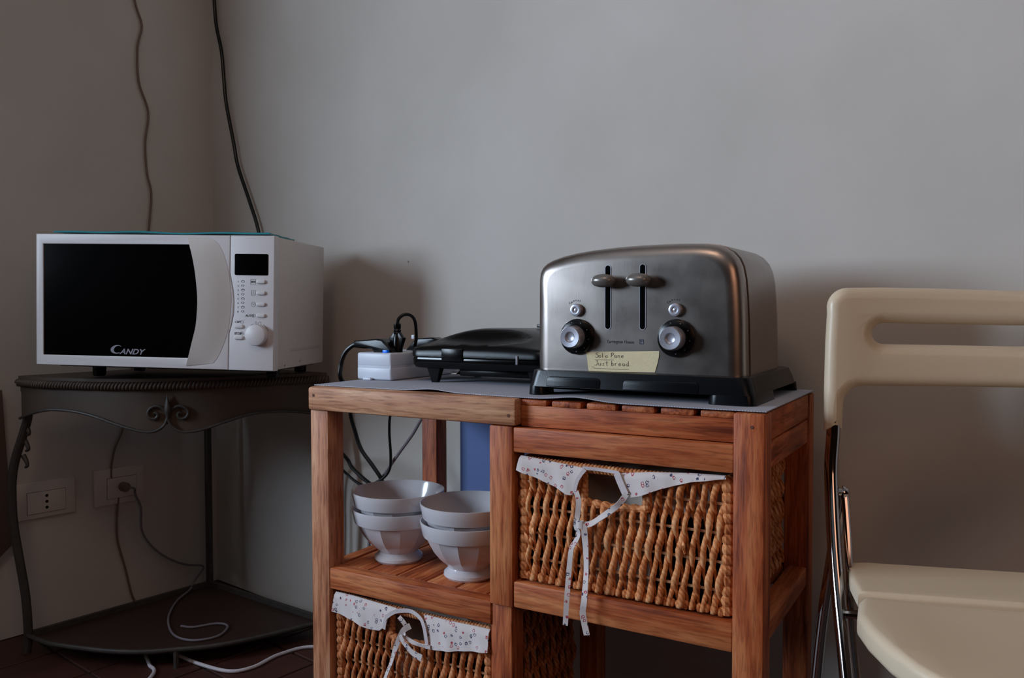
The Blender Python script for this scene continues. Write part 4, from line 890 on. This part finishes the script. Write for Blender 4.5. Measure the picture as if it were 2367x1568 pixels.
lg = [(-0.9340, 0.0950, -0.034), (-0.9377, 0.0950, -0.1088), (-0.9486, 0.0900, -0.1519), (-0.9659, 0.0808, -0.2093), (-0.9718, 0.0755, -0.2572), (-0.9709, 0.0738, -0.3146), (-0.9651, 0.075, -0.3721), (-0.9542, 0.0788, -0.4391), (-0.9432, 0.0826, -0.5062), (-0.9380, 0.0838, -0.5636), (-0.9365, 0.0834, -0.6067), (-0.9371, 0.0788, -.64)]
tube('leg', lg, .0095, IRON, ct, 10, 5)
rg = [(-.425, .483, -.034), (-0.4202, 0.4850, -0.1201), (-0.41, 0.4800, -0.1651), (-0.3987, 0.478, -0.2251), (-0.3935, 0.476, -0.285), (-0.3951, 0.476, -0.355), (-0.4002, 0.476, -0.4149), (-0.4059, 0.476, -0.4949), (-0.410, 0.475, -0.5748), (-.412, .475, -.64)]
tube('leg', rg, .0095, IRON, ct, 10, 5)
m3 = cur(.383)
tube('leg', [(m3.x, m3.y, -.602), (m3.x, m3.y, -.64)], .0055, IRON, ct, 8, 2)
lf = []
for dz, dx in ((-.150, .012), (-.185, .011), (-.222, .009)):
    bx = -.9460-.10*(-.150-dz); lf.append(tubegeo([(bx-.004, .093, dz+.018), (bx+dx*.6, .094, dz+.006), (bx+dx, .094, dz-.004), (bx+dx*.3, .093, dz-.008)], lambda t_: .0060*(1-.55*t_), 8, 4))
V, F = join(lf); mesh('leaf_ornament', V, F, IRON, ct)

# ---------------------------------------------------------------- cables and sockets on the walls
def onleft(a, b, d=0): p = COR - nR*a + dR*d; return Vector((p.x, p.y, b))
def lw(p, q=.006): # keep the height, put the point the given distance off the left wall
    v = Vector((p[0], p[1], 0))-Vector((COR.x, COR.y, 0)); return onleft(-v.dot(nR), p[2], q)
cb = tube('cable', [lw(p) for p in ((-1.0022, 0.412, 1.02), (-1.0022, 0.419, 0.9105), (-0.9994, 0.4367, 0.8498), (-1.0013, 0.4246, 0.7918), (-1.001, 0.4264, 0.7044), (-0.9973, 0.4498, 0.6317), (-0.9988, 0.4405, 0.5523), (-0.9983, 0.4437, 0.4748), (-0.9966, 0.4541, 0.4202), (-0.998, 0.4456, 0.3241), (-.998, .43, .15), (-.99, .38, -.10), (-.99, .3674, -.1817), (-.99, .3449, -.2342), (-.99, .335, -.3000), (-.99, .3533, -.3346), (-.99, .3476, -.411), (-.99, .3487, -.4667), (-.99, .3659, -.5376), (-.99, .3811, -.6091), (-.99, .39, -.632))], .0028, BEIGEC, None, 8, 5)
tag(cb, 'thin beige cable running down the left wall behind the microwave', 'cable')
cb = tube('cable', [(-0.9398, 0.613, 1.0291), (-0.9352, 0.6122, 0.9586), (-0.9264, 0.6108, 0.8872), (-0.903, 0.6071, 0.8131), (-0.8925, 0.6055, 0.7306), (-0.8836, 0.6041, 0.6716), (-0.8512, 0.5989, 0.5637), (-0.8325, 0.596, 0.4988), (-0.7848, 0.5884, 0.4091), (-0.744, 0.5819, 0.3254), (-.715, .575, .22), (-.70, .572, .10), (-.70, .570, -.02)], .0046, RUBBER, None, 10, 5)
tag(cb, 'black cable hanging in the corner down to behind the microwave', 'cable')
def socket_plate(name, label, a0, a1, b0, b1, i0, i1, j0, j1):
    s = thing(name, label, 'socket', onleft((a0+a1)/2, b0), world=True)
    def bx(n_, u0, u1, v0, v1, d0, d1, m):
        V, F = boxgeo(u0, u1, d0, d1, v0, v1, .001); return mesh(n_, [onleft(v.x, v.z, v.y) for v in V], F, m, s)
    bx('frame', a0, a1, b0, b1, 0, .007, SOCKM); bx('insert', i0, i1, j0, j1, .006, .0088, SOCKM)
    bx('gap', i0-.0010, i1+.0010, j0-.0010, j1+.0010, .005, .0074, DARKHOLE); return s, bx
s1, bx = socket_plate('wall_socket', 'empty three-hole wall socket low on the left wall, by the table leg', .382, .510, -.372, -.287, .404, .489, -.361, -.310)
for dz in (-.321, -.335, -.349):
    V, F = lathegeo([(.0036, .0085), (.0036, .0092)], 12, (0, 0, 0), 'y'); c_ = None
    mesh('hole', [onleft(.4465+v.x, dz+v.z, v.y) for v in V], F, DARKHOLE, s1)
s2, bx = socket_plate('wall_socket', 'wall socket with a plug in it, nearer the corner on the left wall', .211, .336, -.372, -.281, .231, .305, -.357, -.305)
pgw = thing('plug', 'round plug pushed into the wall socket near the corner', 'plug', onleft(.2667, -.332, .010))
V, F = lathegeo([(.0115, .010), (.0115, .028), (.0085, .034), (.0001, .035)], 16, (0, 0, 0), 'y'); mesh('plug_body', [onleft(.2667+v.x, -.329+v.z, v.y) for v in V], F, BEIGEC, pgw)
cb = tube('cable', [onleft(.2667, -.329, .034), onleft(.252, -.333, .040)] + [lw(p, .030) for p in ((-0.9834, 0.3841, -0.3513), (-0.9812, 0.3979, -0.3876), (-0.981, 0.3991, -0.4443), (-0.9776, 0.4209, -0.4888), (-0.9713, 0.4607, -0.5302), (-0.9628, 0.514, -0.5629), (-0.9526, 0.565, -0.5806))] + [(-.905, .500, -.590), (-.87, .455, -.598), (-0.8361, 0.3900, -0.6015), (-0.7594, 0.3087, -0.6020), (-0.6662, 0.2505, -0.6020), (-0.6011, 0.2476, -0.6020), (-0.57, 0.2904, -0.6020), (-0.5957, 0.3417, -0.6020), (-0.6317, 0.3417, -0.6020), (-.66, .30, -.602), (-.69, .29, -.602)], .0026, GREYC, None, 8, 5)
tag(cb, 'pale cable drooping from the wall plug onto the low shelf of the corner table', 'cable')
cb = tube('cable', [(-.40, -.30, -.636), (-.48, -.08, -.636), (-.5826, .1325, -.636), (-.640, .172, -.636), (-.6795, .1927, -.635), (-.725, .222, -.632), (-.7500, .2440, -.634), (-.7144, .2416, -.636), (-.6485, .2368, -.636), (-.5527, .2284, -.636), (-.468, .2363, -.636), (-.4400, .2766, -.636), (-.4400, .3500, -.636), (-.40, .42, -.636), (-.25, .44, -.636), (-.08, .42, -.636), (.10, .38, -.636), (.30, .36, -.636)], .0038, WHITEC, None, 8, 6)
tag(cb, 'white cable bent over the floor tiles under the corner table', 'cable')
# dark board leaning at the left edge of the picture
V, F = boxgeo(.5245, .66, .006, .022, -.418, -.062, .001)
tag(mesh('leaning_board', [onleft(v.x+(.016 if v.z > -.2 else 0), v.z-(.12 if v.x > .55 and v.z < -.3 else 0), v.y) for v in V], F, mat('dark stained board', (92, 72, 62), .6)), 'narrow dark board against the left wall at the left picture edge', 'board')

# ---------------------------------------------------------------- folding chair
ca = math.radians(17)
ch = thing('folding_chair', 'ivory plastic folding chair with chrome tube legs, right of the trolley', 'chair', (.7240, .1053, -FZ), ca, world=False)
def cz(P): return [Vector((v[0], v[1], v[2]+FZ)) for v in P]
CW = .42
def mir(P): return [(CW-a, b) for a, b in P[::-1]]
def arcp(cx, cz_, r, a0, a1, n=7): return [(cx+r*math.cos(math.radians(a0+(a1-a0)*i/n)), cz_+r*math.sin(math.radians(a0+(a1-a0)*i/n))) for i in range(n+1)]
outl = [(.0005, -.0285), (.0003, .02), (.0012, .075)]+[(.0028, .110)]+arcp(.0255, .1175, .0230, 176, 92, 7)+[(.06, .1408), (.12, .1395), (.21, .1360)]
inn = [(.0212, -.0275), (.0218, -.006)]+arcp(.0440, .0030, .0215, 176, 92, 6)+[(.08, .0245), (.21, .0245)]
outer_poly = outl+mir([p for p in outl if p[0] < .2])+mir(inn[:1])[:1]+[p for p in mir(inn)[1:]] if False else None
lower = inn; poly = outl[::-1]           # top middle -> left bottom
poly = outl[:-1]+[(.21, .1360)]+mir(outl[:-1])+ inn_m if False else None
left_out = outl[:-1]; top_mid = [(.21, .1360)]; right_out = mir(left_out); right_in = [(CW-a, b) for a, b in inn[:-1]]; bot_mid = [(.21, .0245)]; left_in = inn[:-1][::-1]
poly = left_out+top_mid+right_out+right_in+bot_mid+left_in
slot = arcp(.0670, .0865, .0125, 90, 270, 8); slot = [(.0665, .0990)]+arcp(.0665, .0865, .0125, 100, 260, 8)+[(.0665, .0740), (.21, .0718)]+[(CW-.0665, .0740)]+[(CW-a, b) for a, b in arcp(.0665, .0865, .0125, 260, 100, 8)]+[(CW-.0665, .0990), (.21, .0960)]
V, F = platgeo([poly, slot], -.011, .0165, .0125, 6, slices=[('x', [.03*i for i in range(1, 14)])])
V = [Vector((v.x, v.y+.022*(1-(2*v.x/CW-1)**2), v.z)) for v in V]
mesh('backrest', cz(V), F, CHAIRP, ch, angle=.9)
def sidefr(s):
    mx_ = lambda P: [((CW-a) if s else a, b, c) for a, b, c in P]
    tube('front_leg', cz(mx_([(.0115, .001, .02), (.0108, .000, -.0305), (.0085, -.003, -.065), (.0080, -.012, -.100), (.0088, -.042, -.175), (.0130, -.083, -.262), (.0165, -.118, -.34), (.020, -.185, -.48), (.022, -.262, -.632)])), .0078, CHROME, ch, 14, 5)
    tube('rear_leg', cz(mx_([(.0215, -.005, -.098), (.0180, .006, -.14), (.0125, .014, -.1900), (.004, .022, -.266), (-.003, .030, -.362), (-.006, .035, -.46), (-.010, .040, -.632)])), .0070, CHROME, ch, 12, 5)
    tube('seat_strut', cz(mx_([(.0225, -.008, -.100), (.0240, -.020, -.140), (.0250, -.035, -.190), (.0260, -.050, -.245), (.030, -.09, -.33), (.034, -.13, -.40)])), .0042, CHROME, ch, 10, 4)
    V, F = lathegeo([(.0001, .0235), (.0065, .0228), (.0085, .0195), (.0085, .0175), (.0050, .017), (.0050, .006)], 16, (0, 0, 0), 'x'); sg = -1 if s else 1
    mesh('pivot_bolt', cz([Vector((((CW if s else 0)+sg*(v.x+.0035)), v.y-.006, v.z-.1010)) for v in V]), F, CHROME, ch)
    tube('seat_pin', cz(mx_([(.012, -.072, -.222), (.040, -.072, -.222)])), .0050, CHROME, ch, 10, 2)
    for P in ((.022, -.262), (-.010, .040)): lathe('rubber_foot', [(.0095, 0), (.0095, .012), (.0080, .016)], BLACK, ch, 14, ((CW-P[0]) if s else P[0], P[1], 0))
for s in (0, 1): sidefr(s)
tube('cross_bar', cz([(.03, -.13, -.36), (CW-.03, -.13, -.36)]), .006, CHROME, ch, 10, 2)
tube('cross_bar', cz([(-.004, .033, -.42), (CW+.004, .033, -.42)]), .006, CHROME, ch, 10, 2)
# seat: rear ledge and front pan with a groove between
def seatpan(poly, ztop, th, bev, dish=0, name='seat'):
    V, F = platgeo([[(a, b) for a, b in poly]], -th, 0, bev, 4, slices=[('x', [.03*i for i in range(1, 14)]), ('z', [-.03*i for i in range(1, 13)])])
    V = [Vector((v.x, v.z, ztop+(-v.y-th)*1.0)) for v in V]
    if dish: V = [Vector((v.x, v.y, v.z-dish*max(0, 1-((v.x-CW/2)/(CW/2-.03))**2)*max(0, math.sin(PI*min(1, max(0, (-v.y-.10)/.28)))))) for v in V]
    return mesh(name, cz(V), F, CHAIRP, ch, angle=.9)
half = [(.0240, -.1300), (.0160, -.145), (.0080, -.185), (.0110, -.221), (.0200, -.265), (.0320, -.298), (.0480, -.325), (.075, -.355), (.125, -.382), (.21, -.395)]
seatpan([p for p in half]+mir([p for p in half[:-1]]), -.1800, .026, .008, .010)
rear = [(.0190, -.1240), (.0195, -.070), (.0260, -.016), (.045, -.0100), (.21, -.0095)]
seatpan(rear+mir(rear[:-1]), -.1795, .020, .006, 0, 'seat_rear')
print('objects', len(C.objects))
